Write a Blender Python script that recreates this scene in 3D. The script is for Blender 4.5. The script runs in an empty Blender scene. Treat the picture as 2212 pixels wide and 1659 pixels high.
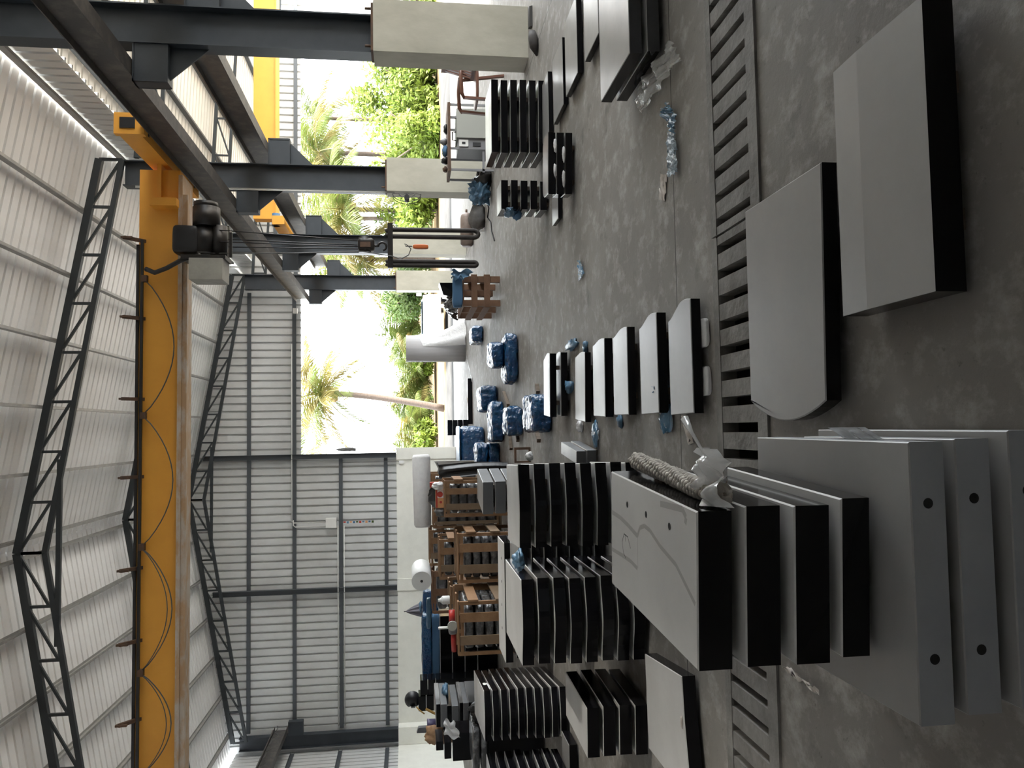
import bpy, math, random
from mathutils import Vector, noise
random.seed(7)
SC = bpy.context.scene
SKY, SUN, EXPO, RWALL, LEANT, DWALL = 4.0, 14.0, 1.62, 1.0, .012, 4.5
COL = SC.collection
# ------------------------------------------------------------------ camera
FPX = 1700.0; HC = 1.5
PITCH = math.atan(221/1700.); ROLL = .0095; YAW = math.atan(.058)
def _basis():
    cy, sy = math.cos(YAW), math.sin(YAW); cp, sp = math.cos(PITCH), math.sin(PITCH)
    fw = Vector((sy*cp, cy*cp, -sp)); rt = Vector((cy, -sy, 0)); up = Vector((sy*sp, cy*sp, cp))
    c, s = math.cos(ROLL), math.sin(ROLL)
    return fw, rt*c - up*s, up*c + rt*s
FW, RT, UP = _basis()
EYE = Vector((0, 0, HC))
def _hit(px, py, ax, val):
    d = FW + RT*((829.5-py)/FPX) - UP*((px-1106)/FPX)
    return EYE + d*((val-EYE[ax])/d[ax])
def Zp(px, py, z=0.0): return _hit(px, py, 2, z)
def Yp(px, py, y): return _hit(px, py, 1, y)
def Xp(px, py, x): return _hit(px, py, 0, x)
cam_d = bpy.data.cameras.new('camera'); cam = bpy.data.objects.new('camera', cam_d); COL.objects.link(cam)
cam_d.sensor_fit = 'HORIZONTAL'; cam_d.sensor_width = 36; cam_d.lens = FPX/2212*36
cam_d.clip_end = 600; cam_d.clip_start = .05
# the photograph lies on its side: the picture's right is the world's down
from mathutils import Matrix
m = Matrix((( -UP[0], RT[0], -FW[0], 0), (-UP[1], RT[1], -FW[1], 0), (-UP[2], RT[2], -FW[2], HC), (0, 0, 0, 1)))
cam.matrix_world = m
SC.camera = cam
# ------------------------------------------------------------------ materials
def nodes(name):
    M = bpy.data.materials.new(name); M.use_nodes = True
    nt = M.node_tree; b = nt.nodes['Principled BSDF']
    return M, nt, b
def N(nt, t, **kw):
    n = nt.nodes.new(t)
    for k, v in kw.items(): setattr(n, k, v)
    return n
def mk(name, c1, rough=.5, metal=0., c2=None, scale=4., detail=6., lo=.35, hi=.65, stretch=None, bump=0., bscale=None, spec=.5, rvar=0., bdist=.02, trans=0., extra=None):
    M, nt, b = nodes(name)
    L = nt.links
    b.inputs['Roughness'].default_value = rough; b.inputs['Metallic'].default_value = metal
    b.inputs['Specular IOR Level'].default_value = spec
    b.inputs['Base Color'].default_value = (*c1, 1)
    tc = N(nt, 'ShaderNodeTexCoord'); mp = N(nt, 'ShaderNodeMapping'); L.new(tc.outputs['Object'], mp.inputs[0])
    if stretch: mp.inputs['Scale'].default_value = stretch
    if c2 is not None:
        no = N(nt, 'ShaderNodeTexNoise'); no.inputs['Scale'].default_value = scale; no.inputs['Detail'].default_value = detail
        no.inputs['Roughness'].default_value = .62
        L.new(mp.outputs[0], no.inputs['Vector'])
        mr = N(nt, 'ShaderNodeMapRange'); mr.inputs[1].default_value = lo; mr.inputs[2].default_value = hi
        L.new(no.outputs['Fac'], mr.inputs[0])
        mx = N(nt, 'ShaderNodeMix', data_type='RGBA'); mx.inputs[6].default_value = (*c1, 1); mx.inputs[7].default_value = (*c2, 1)
        L.new(mr.outputs[0], mx.inputs[0]); L.new(mx.outputs[2], b.inputs['Base Color'])
        if rvar:
            r = N(nt, 'ShaderNodeMapRange'); r.inputs[3].default_value = rough-rvar; r.inputs[4].default_value = rough+rvar
            L.new(mr.outputs[0], r.inputs[0]); L.new(r.outputs[0], b.inputs['Roughness'])
    if bump:
        n2 = N(nt, 'ShaderNodeTexNoise'); n2.inputs['Scale'].default_value = bscale or scale*3; n2.inputs['Detail'].default_value = 4
        L.new(mp.outputs[0], n2.inputs['Vector'])
        bp = N(nt, 'ShaderNodeBump'); bp.inputs['Strength'].default_value = bump; bp.inputs['Distance'].default_value = bdist
        L.new(n2.outputs['Fac'], bp.inputs['Height']); L.new(bp.outputs[0], b.inputs['Normal'])
    if trans: b.inputs['Transmission Weight'].default_value = trans
    return M
def film(name, col, alpha, rough=.15, bump=.6, bscale=14, spec=.8):
    """thin plastic film: part see-through, part glossy"""
    M, nt, b = nodes(name); L = nt.links
    b.inputs['Base Color'].default_value = (*col, 1); b.inputs['Roughness'].default_value = rough
    b.inputs['Specular IOR Level'].default_value = spec
    tc = N(nt, 'ShaderNodeTexCoord'); no = N(nt, 'ShaderNodeTexNoise'); no.inputs['Scale'].default_value = bscale; no.inputs['Detail'].default_value = 3
    L.new(tc.outputs['Object'], no.inputs['Vector'])
    bp = N(nt, 'ShaderNodeBump'); bp.inputs['Strength'].default_value = bump; bp.inputs['Distance'].default_value = .03
    L.new(no.outputs['Fac'], bp.inputs['Height']); L.new(bp.outputs[0], b.inputs['Normal'])
    tr = N(nt, 'ShaderNodeBsdfTransparent'); mx = N(nt, 'ShaderNodeMixShader'); mx.inputs[0].default_value = alpha
    L.new(tr.outputs[0], mx.inputs[1]); L.new(b.outputs[0], mx.inputs[2])
    L.new(mx.outputs[0], nt.nodes['Material Output'].inputs[0])
    return M
def concrete_floor():
    M, nt, b = nodes('concrete floor'); L = nt.links; b.inputs['Specular IOR Level'].default_value = .16
    tc = N(nt, 'ShaderNodeTexCoord')
    def noise_(s, d, st=None, r=.6):
        n = N(nt, 'ShaderNodeTexNoise'); n.inputs['Scale'].default_value = s; n.inputs['Detail'].default_value = d; n.inputs['Roughness'].default_value = r
        if st:
            mp = N(nt, 'ShaderNodeMapping'); mp.inputs['Scale'].default_value = st; L.new(tc.outputs['Object'], mp.inputs[0]); L.new(mp.outputs[0], n.inputs['Vector'])
        else: L.new(tc.outputs['Object'], n.inputs['Vector'])
        return n.outputs['Fac']
    def rng(f, a, c):
        r = N(nt, 'ShaderNodeMapRange'); r.inputs[1].default_value = a; r.inputs[2].default_value = c; L.new(f, r.inputs[0]); return r.outputs[0]
    def mix(f, a, c):
        x = N(nt, 'ShaderNodeMix', data_type='RGBA')
        L.new(f, x.inputs[0])
        for i, v in ((6, a), (7, c)):
            if isinstance(v, tuple): x.inputs[i].default_value = (*v, 1)
            else: L.new(v, x.inputs[i])
        return x.outputs[2]
    c = mix(rng(noise_(.7, 6), .3, .7), (.17, .155, .14), (.25, .235, .215))
    c = mix(rng(noise_(6, 8, (1.0, .8, 1), .7), .5, .72), c, (.38, .36, .335))
    c = mix(rng(noise_(16, 5, (1, 1, 1), .75), .62, .74), c, (.10, .09, .08))
    c = mix(rng(noise_(2.2, 7), .60, .72), c, (.115, .105, .095))
    # cast joints of the slab
    sp = N(nt, 'ShaderNodeSeparateXYZ'); L.new(tc.outputs['Object'], sp.inputs[0])
    def line(out, at, w):
        s = N(nt, 'ShaderNodeMath', operation='SUBTRACT'); L.new(out, s.inputs[0]); s.inputs[1].default_value = at
        a = N(nt, 'ShaderNodeMath', operation='ABSOLUTE'); L.new(s.outputs[0], a.inputs[0])
        l = N(nt, 'ShaderNodeMath', operation='LESS_THAN'); L.new(a.outputs[0], l.inputs[0]); l.inputs[1].default_value = w
        return l.outputs[0]
    for o, at in ((sp.outputs[0], 4.45), (sp.outputs[1], 4.25), (sp.outputs[1], 9.75), (sp.outputs[1], 15.2), (sp.outputs[1], 20.5)):
        c = mix(line(o, at, .006), c, (.06, .055, .05))
    L.new(c, b.inputs['Base Color'])
    r = N(nt, 'ShaderNodeMapRange'); r.inputs[3].default_value = .5; r.inputs[4].default_value = .8; L.new(noise_(4, 5), r.inputs[0]); L.new(r.outputs[0], b.inputs['Roughness'])
    bp = N(nt, 'ShaderNodeBump'); bp.inputs['Strength'].default_value = .35; bp.inputs['Distance'].default_value = .01
    L.new(noise_(9, 8, None, .7), bp.inputs['Height']); L.new(bp.outputs[0], b.inputs['Normal'])
    return M
def wood(name, c1, c2):
    return mk(name, c1, .7, 0, c2, 5., 5, .3, .7, (1, 6, 1.2), .25, 20)
MT = {}
MT['floor'] = concrete_floor()
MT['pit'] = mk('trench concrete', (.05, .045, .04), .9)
MT['grate'] = mk('cast concrete slats', (.21, .20, .185), .8, 0, (.12, .112, .10), 6, 8, .4, .68, None, .5, 30, bdist=.01)
MT['pier'] = mk('pier concrete', (.50, .48, .40), .8, 0, (.38, .36, .29), 3, 8, .35, .75, (1, 1, .5), .2, 14, bdist=.01)
MT['plaster'] = mk('plastered wall', (.84, .835, .765), .8, 0, (.76, .755, .69), 2.2, 7, .4, .75, None, .1, 20)
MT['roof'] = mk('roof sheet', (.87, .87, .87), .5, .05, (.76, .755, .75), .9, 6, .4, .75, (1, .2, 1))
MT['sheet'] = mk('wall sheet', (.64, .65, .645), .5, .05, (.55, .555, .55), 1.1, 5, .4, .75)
MT['lean'] = mk('lean-to sheet', (.60, .58, .53), .5, 0, (.52, .50, .455), .8, 5, .4, .75)
MT['steel'] = mk('dark grey steel paint', (.035, .043, .052), .5, .2, (.05, .058, .068), 2, 5, .4, .7)
MT['steel2'] = mk('dusty runway steel', (.075, .072, .07), .55, .2, (.15, .135, .12), 5, 6, .45, .75)
MT['truss'] = mk('truss paint', (.028, .034, .038), .5, .1)
MT['galv'] = mk('galvanised purlin', (.30, .30, .29), .5, .4, (.40, .39, .37), 3, 4)
MT['girt'] = mk('grey girt paint', (.085, .095, .105), .5, .2)
MT['orange'] = mk('orange crane paint', (.86, .40, .05), .5, 0, (.76, .34, .042), 1.2, 7, .4, .75)
MT['flange'] = mk('worn lower flange', (.46, .30, .17), .55, 0, (.52, .45, .38), 5, 7, .45, .6, (.5, 1, 1))
MT['rust'] = mk('rusty bracket', (.13, .07, .04), .8, 0, (.08, .05, .035), 8)
MT['black'] = mk('black plastic', (.012, .012, .014), .45)
MT['hoistblack'] = mk('greasy black hoist', (.012, .012, .013), .4, .3, (.03, .024, .02), 4)
MT['hoistbox'] = mk('hoist control box', (.36, .35, .31), .55, 0, (.26, .25, .22), 3)
MT['cable'] = mk('grey cable', (.10, .10, .10), .6)
MT['sling'] = mk('dark sling webbing', (.022, .018, .017), .8, 0, (.04, .034, .03), 8)
MT['pendant'] = mk('orange pendant', (.55, .13, .03), .5)
MT['white'] = mk('white plastic', (.75, .75, .73), .45)
MT['conduit'] = mk('white conduit', (.62, .62, .60), .5)
MT['foam'] = mk('white foam', (.80, .79, .78), .9, 0, (.72, .71, .71), 9, 4, .4, .7, None, .3, 30)
MT['foamgrey'] = mk('grey foam sheet roll', (.58, .57, .58), .7, 0, (.50, .49, .50), 2, 3, .4, .7, (6, 6, .4))
MT['gtop'] = mk('dusty honed granite', (.285, .278, .268), .34, 0, (.24, .233, .225), 2.2, 7, .4, .75, None, spec=.5, rvar=.05)
MT['gpale'] = mk('paler honed granite', (.52, .51, .49), .42, 0, (.45, .44, .425), 2.2, 7, .4, .75, rvar=.05)  # paler copy of the slab-top stone, for the left-hand and rope stacks
MT['gblk'] = mk('polished black granite', (.006, .006, .0075), .10, spec=.22)
MT['ggrey'] = mk('grey sawn granite', (.11, .113, .12), .6, 0, (.145, .147, .15), 3, 8, .35, .75)
MT['gfront'] = mk('brightened sawn granite side', (.30, .31, .33), .65, 0, (.37, .38, .39), 3, 8, .35, .75)  # colour raised to make up for weak light on the front stack
MT['gsawn'] = mk('dark sawn granite side', (.045, .046, .05), .5, 0, (.065, .066, .07), 4, 7)
MT['ghole'] = mk('drilled hole', (.01, .01, .01), .9)
MT['mark'] = mk('water smear', (.30, .285, .27), .35)
MT['spacer'] = wood('spacer wood', (.10, .07, .048), (.16, .12, .085))
MT['crate'] = wood('crate wood', (.18, .092, .042), (.26, .15, .075))
MT['crate2'] = wood('weathered crate wood', (.145, .095, .055), (.21, .145, .09))
MT['crate3'] = wood('dark crate wood', (.13, .065, .035), (.19, .10, .055))
MT['wrapblack'] = mk('black stone in clear film', (.07, .07, .073), .14, 0, (.26, .26, .265), 9, 4, .5, .75, None, .8, 16, spec=.8)  # pale noise patches paint highlights onto the film
MT['blue'] = mk('blue plastic wrap', (.004, .042, .125), .2, 0, (.015, .10, .22), 3, 5, .45, .75, None, 1., 13, spec=.9, bdist=.04)
MT['bluelight'] = mk('pale blue plastic', (.06, .15, .25), .3, 0, (.12, .23, .34), 5, 4, .4, .7, None, .6, 14, spec=.7)
MT['bluesheet'] = mk('blue foam board', (.06, .14, .25), .75)
MT['bluefilm'] = film('thin blue film', (.10, .24, .38), .75)
MT['clear'] = film('clear film', (.8, .8, .78), .42, .08, .9, 9)
MT['tail'] = film('stringy bluish film', (.36, .46, .54), .8, .2, .9, 30)
MT['milky'] = film('milky film', (.80, .80, .80), .8)
MT['silver'] = mk('crumpled black film', (.04, .04, .042), .16, .2, (.22, .22, .22), 9, 4, .5, .7, None, .9, 14, spec=.9)
MT['tarp'] = mk('black tarpaulin', (.016, .015, .015), .35, 0, None, bump=.5, bscale=6, spec=.6)
MT['rope'] = mk('cotton rope', (.55, .51, .45), .95, 0, (.40, .37, .33), 30, 3)
MT['paper'] = mk('scrap paper', (.52, .47, .42), .85, 0, (.42, .38, .34), 14)
MT['sack'] = mk('grey sack', (.13, .125, .12), .8, 0, (.19, .185, .18), 8, 4, bump=.5, bscale=9)
MT['gas'] = mk('rusty brown cylinder paint', (.20, .155, .13), .5, .2, (.13, .095, .08), 5)
MT['cabinet'] = mk('grey green cabinet', (.33, .335, .30), .5)
MT['cabdark'] = mk('cabinet side', (.20, .20, .21), .5)
MT['chair'] = mk('brown moulded plastic', (.13, .05, .03), .4)
MT['palebrown'] = mk('kraft paper', (.40, .24, .13), .7, 0, (.30, .17, .09), 8, bump=.6, bscale=12)
MT['red'] = mk('red tool', (.42, .03, .025), .4)
MT['redbox'] = mk('red carton print', (.42, .045, .03), .5)
MT['cartonorange'] = mk('orange carton print', (.62, .30, .13), .5)
MT['cartonwhite'] = mk('white carton print', (.75, .70, .66), .5)
MT['purple'] = mk('dark violet tub', (.045, .035, .09), .4)
MT['umbrella'] = mk('grey umbrella cloth', (.20, .19, .22), .8)
MT['yellow'] = mk('yellow strap', (.38, .22, .05), .6)
MT['vanwhite'] = mk('white car paint', (.62, .66, .70), .25, 0, spec=.6)
MT['vanglass'] = mk('car glass', (.05, .08, .09), .08, 0, spec=.8)
MT['shed'] = mk('distant white building', (.62, .63, .62), .8)
MT['apron'] = mk('outdoor concrete', (.062, .061, .06), .9, 0, (.046, .045, .044), 1.5, 8, .35, .7, (1, .3, 1), spec=0)
MT['sand'] = mk('dry sandy soil', (.15, .112, .068), .95, 0, (.11, .08, .047), 1.2, 10, .35, .7, (1, .5, 1), spec=0)
MT['yard'] = mk('unseen bounce yard', (.50, .485, .46), .9, 0, (.43, .415, .395), 2, 6, spec=0)  # unseen yard coloured pale to bounce sunlight into the hall
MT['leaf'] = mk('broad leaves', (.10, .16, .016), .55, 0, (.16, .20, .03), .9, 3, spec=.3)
MT['leafd'] = mk('darker leaf kind', (.05, .095, .02), .55, 0, (.08, .12, .025), .9, 3, spec=.3)  # deeper green leaf colour
MT['palm'] = mk('palm leaflets', (.075, .11, .022), .5, 0, (.11, .13, .035), .8, 3, spec=.35)
MT['palmy'] = mk('yellowing palm leaflets', (.13, .125, .03), .5, 0, (.16, .12, .04), .8, 3, spec=.35)
MT['rachis'] = mk('palm stalk', (.30, .27, .09), .6)
MT['trunk'] = mk('palm trunk', (.10, .075, .06), .9, 0, (.07, .052, .042), 6, 4, stretch=(1, 1, 4), bump=.4, bscale=12)
MT['nut'] = mk('coconuts', (.28, .17, .07), .6)
MT['bark'] = mk('bark', (.10, .075, .055), .9)
# leaves let light through; right bay sheeting made translucent too, to brighten the bay
for k, tw in (('leaf', .35), ('leafd', .35), ('palm', .35), ('palmy', .35), ('lean', LEANT)):
    nt = MT[k].node_tree; b = nt.nodes['Principled BSDF']
    t = nt.nodes.new('ShaderNodeBsdfTranslucent'); mx = nt.nodes.new('ShaderNodeMixShader'); mx.inputs[0].default_value = tw
    src = b.inputs['Base Color'].links[0].from_socket
    nt.links.new(src, t.inputs[0]); nt.links.new(b.outputs[0], mx.inputs[1]); nt.links.new(t.outputs[0], mx.inputs[2])
    nt.links.new(mx.outputs[0], nt.nodes['Material Output'].inputs[0])
# ------------------------------------------------------------------ mesh builder
class MB:
    def __init__(s): s.v = []; s.f = []; s.m = []; s.s = []
    def face(s, idx, m=0, sm=False): s.f.append(tuple(idx)); s.m.append(m); s.s.append(sm)
    def add(s, vs):
        i = len(s.v); s.v.extend(Vector(v) for v in vs); return i
    def hexa(s, p, m=0):          # 8 points: bottom 4 (ccw from above), top 4
        i = s.add(p)
        for q in ((3, 2, 1, 0), (4, 5, 6, 7), (0, 1, 5, 4), (1, 2, 6, 5), (2, 3, 7, 6), (3, 0, 4, 7)): s.face([i+k for k in q], m)
        return s
    def box(s, x0, x1, y0, y1, z0, z1, m=0):
        return s.hexa([(x0, y0, z0), (x1, y0, z0), (x1, y1, z0), (x0, y1, z0), (x0, y0, z1), (x1, y0, z1), (x1, y1, z1), (x0, y1, z1)], m)
    def bar(s, p, q, w, h, m=0, up=(0, 0, 1)):
        p, q = Vector(p), Vector(q); d = (q-p).normalized(); up = Vector(up)
        if abs(d.dot(up)) > .98: up = Vector((1, 0, 0)) if abs(d.x) < .9 else Vector((0, 1, 0))
        a = d.cross(up).normalized()*(w/2); b = a.cross(d).normalized()*(h/2)
        return s.hexa([p-a-b, p+a-b, q+a-b, q-a-b, p-a+b, p+a+b, q+a+b, q-a+b], m)
    def ibeam(s, p, q, depth, fl, tf=.015, tw=.012, up=(0, 0, 1), m=0, mf=None):
        p, q = Vector(p), Vector(q); d = (q-p).normalized(); a = d.cross(Vector(up)).normalized(); u = a.cross(d).normalized()
        mf = m if mf is None else mf
        o = u*(depth/2-tf/2)
        s.bar(p+o, q+o, fl, tf, mf, u); s.bar(p-o, q-o, fl, tf, mf, u); s.bar(p, q, tw, depth-2*tf, m, u)
        return s
    def channel(s, p, q, depth, fl, t=.006, up=(0, 0, 1), side=1, m=0):
        p, q = Vector(p), Vector(q); d = (q-p).normalized(); a = d.cross(Vector(up)).normalized()*side; u = a.cross(d).normalized()*side
        s.bar(p, q, t, depth, m, u)
        o = u*(depth/2-t/2); c = a*(fl/2)
        s.bar(p+o+c, q+o+c, fl, t, m, u); s.bar(p-o+c, q-o+c, fl, t, m, u)
        return s
    def tube(s, pts, r, n=8, m=0, caps=True, rs=None):
        pts = [Vector(p) for p in pts]; rings = []
        t0 = (pts[1]-pts[0]).normalized(); a = t0.orthogonal().normalized()
        for k, p in enumerate(pts):
            t = (pts[min(k+1, len(pts)-1)]-pts[max(k-1, 0)]).normalized()
            a = (a-t*a.dot(t)).normalized(); b = t.cross(a); rr = rs[k] if rs else r
            rings.append(s.add([p+(a*math.cos(2*math.pi*j/n)+b*math.sin(2*math.pi*j/n))*rr for j in range(n)]))
        for k in range(len(pts)-1):
            for j in range(n):
                s.face((rings[k]+j, rings[k]+(j+1) % n, rings[k+1]+(j+1) % n, rings[k+1]+j), m, True)
        if caps:
            s.face([rings[0]+j for j in reversed(range(n))], m); s.face([rings[-1]+j for j in range(n)], m)
        return s
    def cyl(s, p, q, r, n=20, m=0, r2=None): return s.tube([p, q], r, n, m, True, [r, r if r2 is None else r2])
    def lathe(s, c, prof, n=20, m=0):
        c = Vector(c); rings = [s.add([c+Vector((r*math.cos(2*math.pi*j/n), r*math.sin(2*math.pi*j/n), z)) for j in range(n)]) for r, z in prof]
        for k in range(len(prof)-1):
            for j in range(n): s.face((rings[k]+j, rings[k]+(j+1) % n, rings[k+1]+(j+1) % n, rings[k+1]+j), m, True)
        s.face([rings[0]+j for j in reversed(range(n))], m); s.face([rings[-1]+j for j in range(n)], m)
        return s
    def prism(s, poly, z0, z1, mtop=0, mside=1, ch=.004):
        """upright slab from an outline seen from above (ccw); chamfered top rim"""
        n = len(poly); P = [Vector((p[0], p[1])) for p in poly]
        ar = sum(P[k].x*P[(k+1) % n].y-P[(k+1) % n].x*P[k].y for k in range(n))
        if ar < 0: P.reverse()
        def inset(c):
            out = []
            for k in range(n):
                e1 = (P[k]-P[k-1]).normalized(); e2 = (P[(k+1) % n]-P[k]).normalized()
                n1 = Vector((-e1.y, e1.x)); n2 = Vector((-e2.y, e2.x)); h = (n1+n2)
                h = h/max(h.length_squared/2, .3)
                out.append(P[k]+h*c)
            return out
        I = inset(ch)
        b = s.add([(p.x, p.y, z0) for p in P]); t = s.add([(p.x, p.y, z1-ch) for p in P]); c = s.add([(p.x, p.y, z1) for p in I])
        s.face([b+k for k in reversed(range(n))], mside)
        for k in range(n):
            j = (k+1) % n
            s.face((b+k, b+j, t+j, t+k), mside); s.face((t+k, t+j, c+j, c+k), mtop)
        s.face([c+k for k in range(n)], mtop)
        return s
    def grid(s, fn, nu, nv, m=0, sm=True, closed_u=False):
        i = s.add([fn(u/(nu-1 if not closed_u else nu), v/(nv-1)) for v in range(nv) for u in range(nu)])
        for v in range(nv-1):
            for u in range(nu if closed_u else nu-1):
                w = (u+1) % nu
                s.face((i+v*nu+u, i+v*nu+w, i+(v+1)*nu+w, i+(v+1)*nu+u), m, sm)
        return s
    def pillow(s, x0, x1, y0, y1, z0, z1, seed=0, amp=.012, p=6., n=14, m=0, rot=0., freq=5.):
        """a box wrapped in plastic: rounded and wrinkled"""
        c = Vector(((x0+x1)/2, (y0+y1)/2, (z0+z1)/2)); h = Vector(((x1-x0)/2, (y1-y0)/2, (z1-z0)/2))
        cr, sr = math.cos(rot), math.sin(rot); off = Vector((seed*7.3, seed*3.1, seed*1.7))
        key = {}
        def vert(a):
            k = (round(a[0], 5), round(a[1], 5), round(a[2], 5))
            if k in key: return key[k]
            L = (abs(a[0])**p+abs(a[1])**p+abs(a[2])**p)**(1/p)
            q = Vector((a[0]/L*h.x, a[1]/L*h.y, a[2]/L*h.z))
            nz = noise.noise_vector(q*freq+off)*amp + noise.noise_vector(q*freq*2.7+off)*amp*.5
            q += nz
            q.z = max(q.z, -h.z)
            q = Vector((q.x*cr-q.y*sr, q.x*sr+q.y*cr, q.z))+c
            key[k] = s.add([q]); return key[k]
        for ax in range(3):
            for sg in (-1, 1):
                for i in range(n):
                    for j in range(n):
                        cs = []
                        for (di, dj) in ((0, 0), (1, 0), (1, 1), (0, 1)):
                            a = [0, 0, 0]; a[ax] = sg
                            a[(ax+1) % 3] = -1+2*(i+di)/n; a[(ax+2) % 3] = -1+2*(j+dj)/n
                            cs.append(vert(a))
                        s.face(cs if sg > 0 else cs[::-1], m, True)
        return s
    def lump(s, c, r, seed=0, amp=.35, freq=2.2, m=0, n=14, flat=True):
        """crumpled heap (rag, bag) on a base"""
        c = Vector(c); off = Vector((seed*5.1, seed*2.3, seed*3.7)); nu, nv = n*2, n
        def fn(u, v):
            th = 2*math.pi*u; ph = math.pi*(v*.998+.001)
            d = Vector((math.cos(th)*math.sin(ph), math.sin(th)*math.sin(ph), math.cos(ph)))
            k = 1+amp*noise.noise(d*freq+off)+amp*.5*noise.noise(d*freq*2.6+off)
            q = Vector((d.x*r[0]*k, d.y*r[1]*k, d.z*r[2]*k))
            if flat: q.z = max(q.z, -r[2]*.75)
            return c+q
        s.grid(fn, nu, nv, m, True, True)
        return s
def link(name, mb, mats, parent=None, origin=None):
    me = bpy.data.meshes.new(name)
    if origin is None:
        if parent is None:
            xs = [v.x for v in mb.v]; ys = [v.y for v in mb.v]; zs = [v.z for v in mb.v]
            origin = Vector(((min(xs)+max(xs))/2, (min(ys)+max(ys))/2, min(zs)))
        else: origin = WLOC[parent.name]
    origin = Vector(origin)
    me.from_pydata([tuple(v-origin) for v in mb.v], [], mb.f)
    for k in (mats if isinstance(mats, (list, tuple)) else [mats]): me.materials.append(MT[k])
    me.polygons.foreach_set('material_index', mb.m); me.polygons.foreach_set('use_smooth', mb.s)
    me.update()
    o = bpy.data.objects.new(name, me); COL.objects.link(o)
    if parent is not None:
        o.parent = parent; o.location = origin-WLOC[parent.name]
    else: o.location = origin
    WLOC[o.name] = origin
    return o
WLOC = {}
def empty(name, loc):
    o = bpy.data.objects.new(name, None); COL.objects.link(o); o.location = loc; o.empty_display_size = .1
    WLOC[o.name] = Vector(loc); return o
def tag(o, label, cat, group=None):
    o['label'] = label; o['category'] = cat
    if group: o['group'] = group
    return o
def struct(name, mb, mats):
    o = link(name, mb, mats, None, (0, 0, 0)); o['kind'] = 'structure'; return o
def solo(name, mb, mats, label, cat, group=None): return tag(link(name, mb, mats), label, cat, group)
def thing(name, loc, label, cat, group=None): return tag(empty(name, loc), label, cat, group)
def fr(pt, pb, pr, pl, y):
    """front rectangle at depth y -> x0,x1,z0,z1"""
    pm = (pt+pb)/2; ym = (pr+pl)/2
    return Yp(pm, pl, y).x, Yp(pm, pr, y).x, Yp(pb, ym, y).z, Yp(pt, ym, y).z
ORD = ['top', 'second', 'third', 'fourth', 'fifth', 'sixth', 'seventh', 'eighth', 'ninth', 'tenth', 'eleventh', 'twelfth']
# ================================================================== the building
XC = 4.86            # centre line of the right-hand columns
XW = -10.0           # left wall
YB = 26.4            # back wall
RX, RZ, RS = -2.05, 8.42, .18    # ridge, top chord height at ridge, slope
def zchord(x): return RZ-RS*abs(x-RX)
def corr(p0, u, v, nrm, lu, lv, per=.25, dep=.028):
    dep *= 2.2
    """ribbed sheet: u along the ribs (length lu), v across them (length lv)"""
    mb = MB(); p0, u, v, nrm = Vector(p0), Vector(u), Vector(v), Vector(nrm)
    n = int(round(lv/per)); prof = []
    for k in range(n):
        for a, d in ((0, 0), (.74, 0), (.77, 1), (.97, 1)): prof.append((min((k+a)*per, lv), d*dep))
    prof.append((lv, 0))
    i = mb.add([p0+v*a+nrm*d for a, d in prof]); j = mb.add([p0+u*lu+v*a+nrm*d for a, d in prof])
    for k in range(len(prof)-1): mb.face((i+k, i+k+1, j+k+1, j+k))
    return mb
def joinmb(*ms):
    r = MB()
    for q in ms:
        o = len(r.v); r.v += q.v; r.f += [tuple(i+o for i in f) for f in q.f]; r.m += q.m; r.s += q.s
    return r
# floor with the drain trench cut out of it
TY0, TY1, TX0, TX1 = 3.19, 3.66, -3.9, 4.3
def rotg(x, y): return (x, y+.006*(x))
mb = MB()
Y0 = -6.0
for x0, x1, y0, y1 in ((XW, 15, Y0, TY0), (XW, 15, TY1, 27.0), (XW, TX0, TY0, TY1), (TX1, 15, TY0, TY1)):
    i = mb.add([(x0, y0, 0), (x1, y0, 0), (x1, y1, 0), (x0, y1, 0)]); mb.face((i, i+1, i+2, i+3))
struct('floor', mb, 'floor')
mb = MB()
for q in (((TX0, TY0, 0), (TX1, TY0, 0), (TX1, TY0, -.4), (TX0, TY0, -.4)), ((TX0, TY1, -.4), (TX1, TY1, -.4), (TX1, TY1, 0), (TX0, TY1, 0)),
          ((TX0, TY0, -.4), (TX1, TY0, -.4), (TX1, TY1, -.4), (TX0, TY1, -.4)),
          ((TX0, TY0, 0), (TX0, TY0, -.4), (TX0, TY1, -.4), (TX0, TY1, 0)), ((TX1, TY1, 0), (TX1, TY1, -.4), (TX1, TY0, -.4), (TX1, TY0, 0))):
    i = mb.add(q); mb.face((i, i+1, i+2, i+3))
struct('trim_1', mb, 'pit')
# slotted covers over the trench
gx = [-3.9, -2.05, -.2, .92, 2.6, 4.3]
names = ['running out of view past the single chipped slab', 'in front of the single black slab with the chipped edge', 'touching the curved-end headstone, near the rope stack', 'beside the clear plastic sheet and paper scrap', 'at the open bay end of the drain']
for k in range(5):
    x0, x1 = gx[k]+.006, gx[k+1]-.006; mb = MB(); zt, zb = .012, -.07
    bw = .045
    mb.box(x0, x1, TY0-.045, TY0+bw, .0, zt); mb.box(x0, x1, TY0+.002, TY0+bw-.001, zb, -.001)
    mb.box(x0, x1, TY1-bw+.01, TY1+.03, 0, zt); mb.box(x0, x1, TY1-bw+.011, TY1-.002, zb, -.001)
    n = max(2, int(round((x1-x0)/.118))); p = (x1-x0)/n
    for j in range(n+1):
        c = x0+j*p; a, b_ = max(x0, c-.039), min(x1, c+.039)
        mb.box(a, b_, TY0+bw-.0005, TY1-bw+.0105, zb, zt-.003)
    solo('trench_cover', mb, 'grate', 'slotted concrete drain cover '+names[k], 'drain cover', 'slotted covers over the floor drain')
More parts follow.
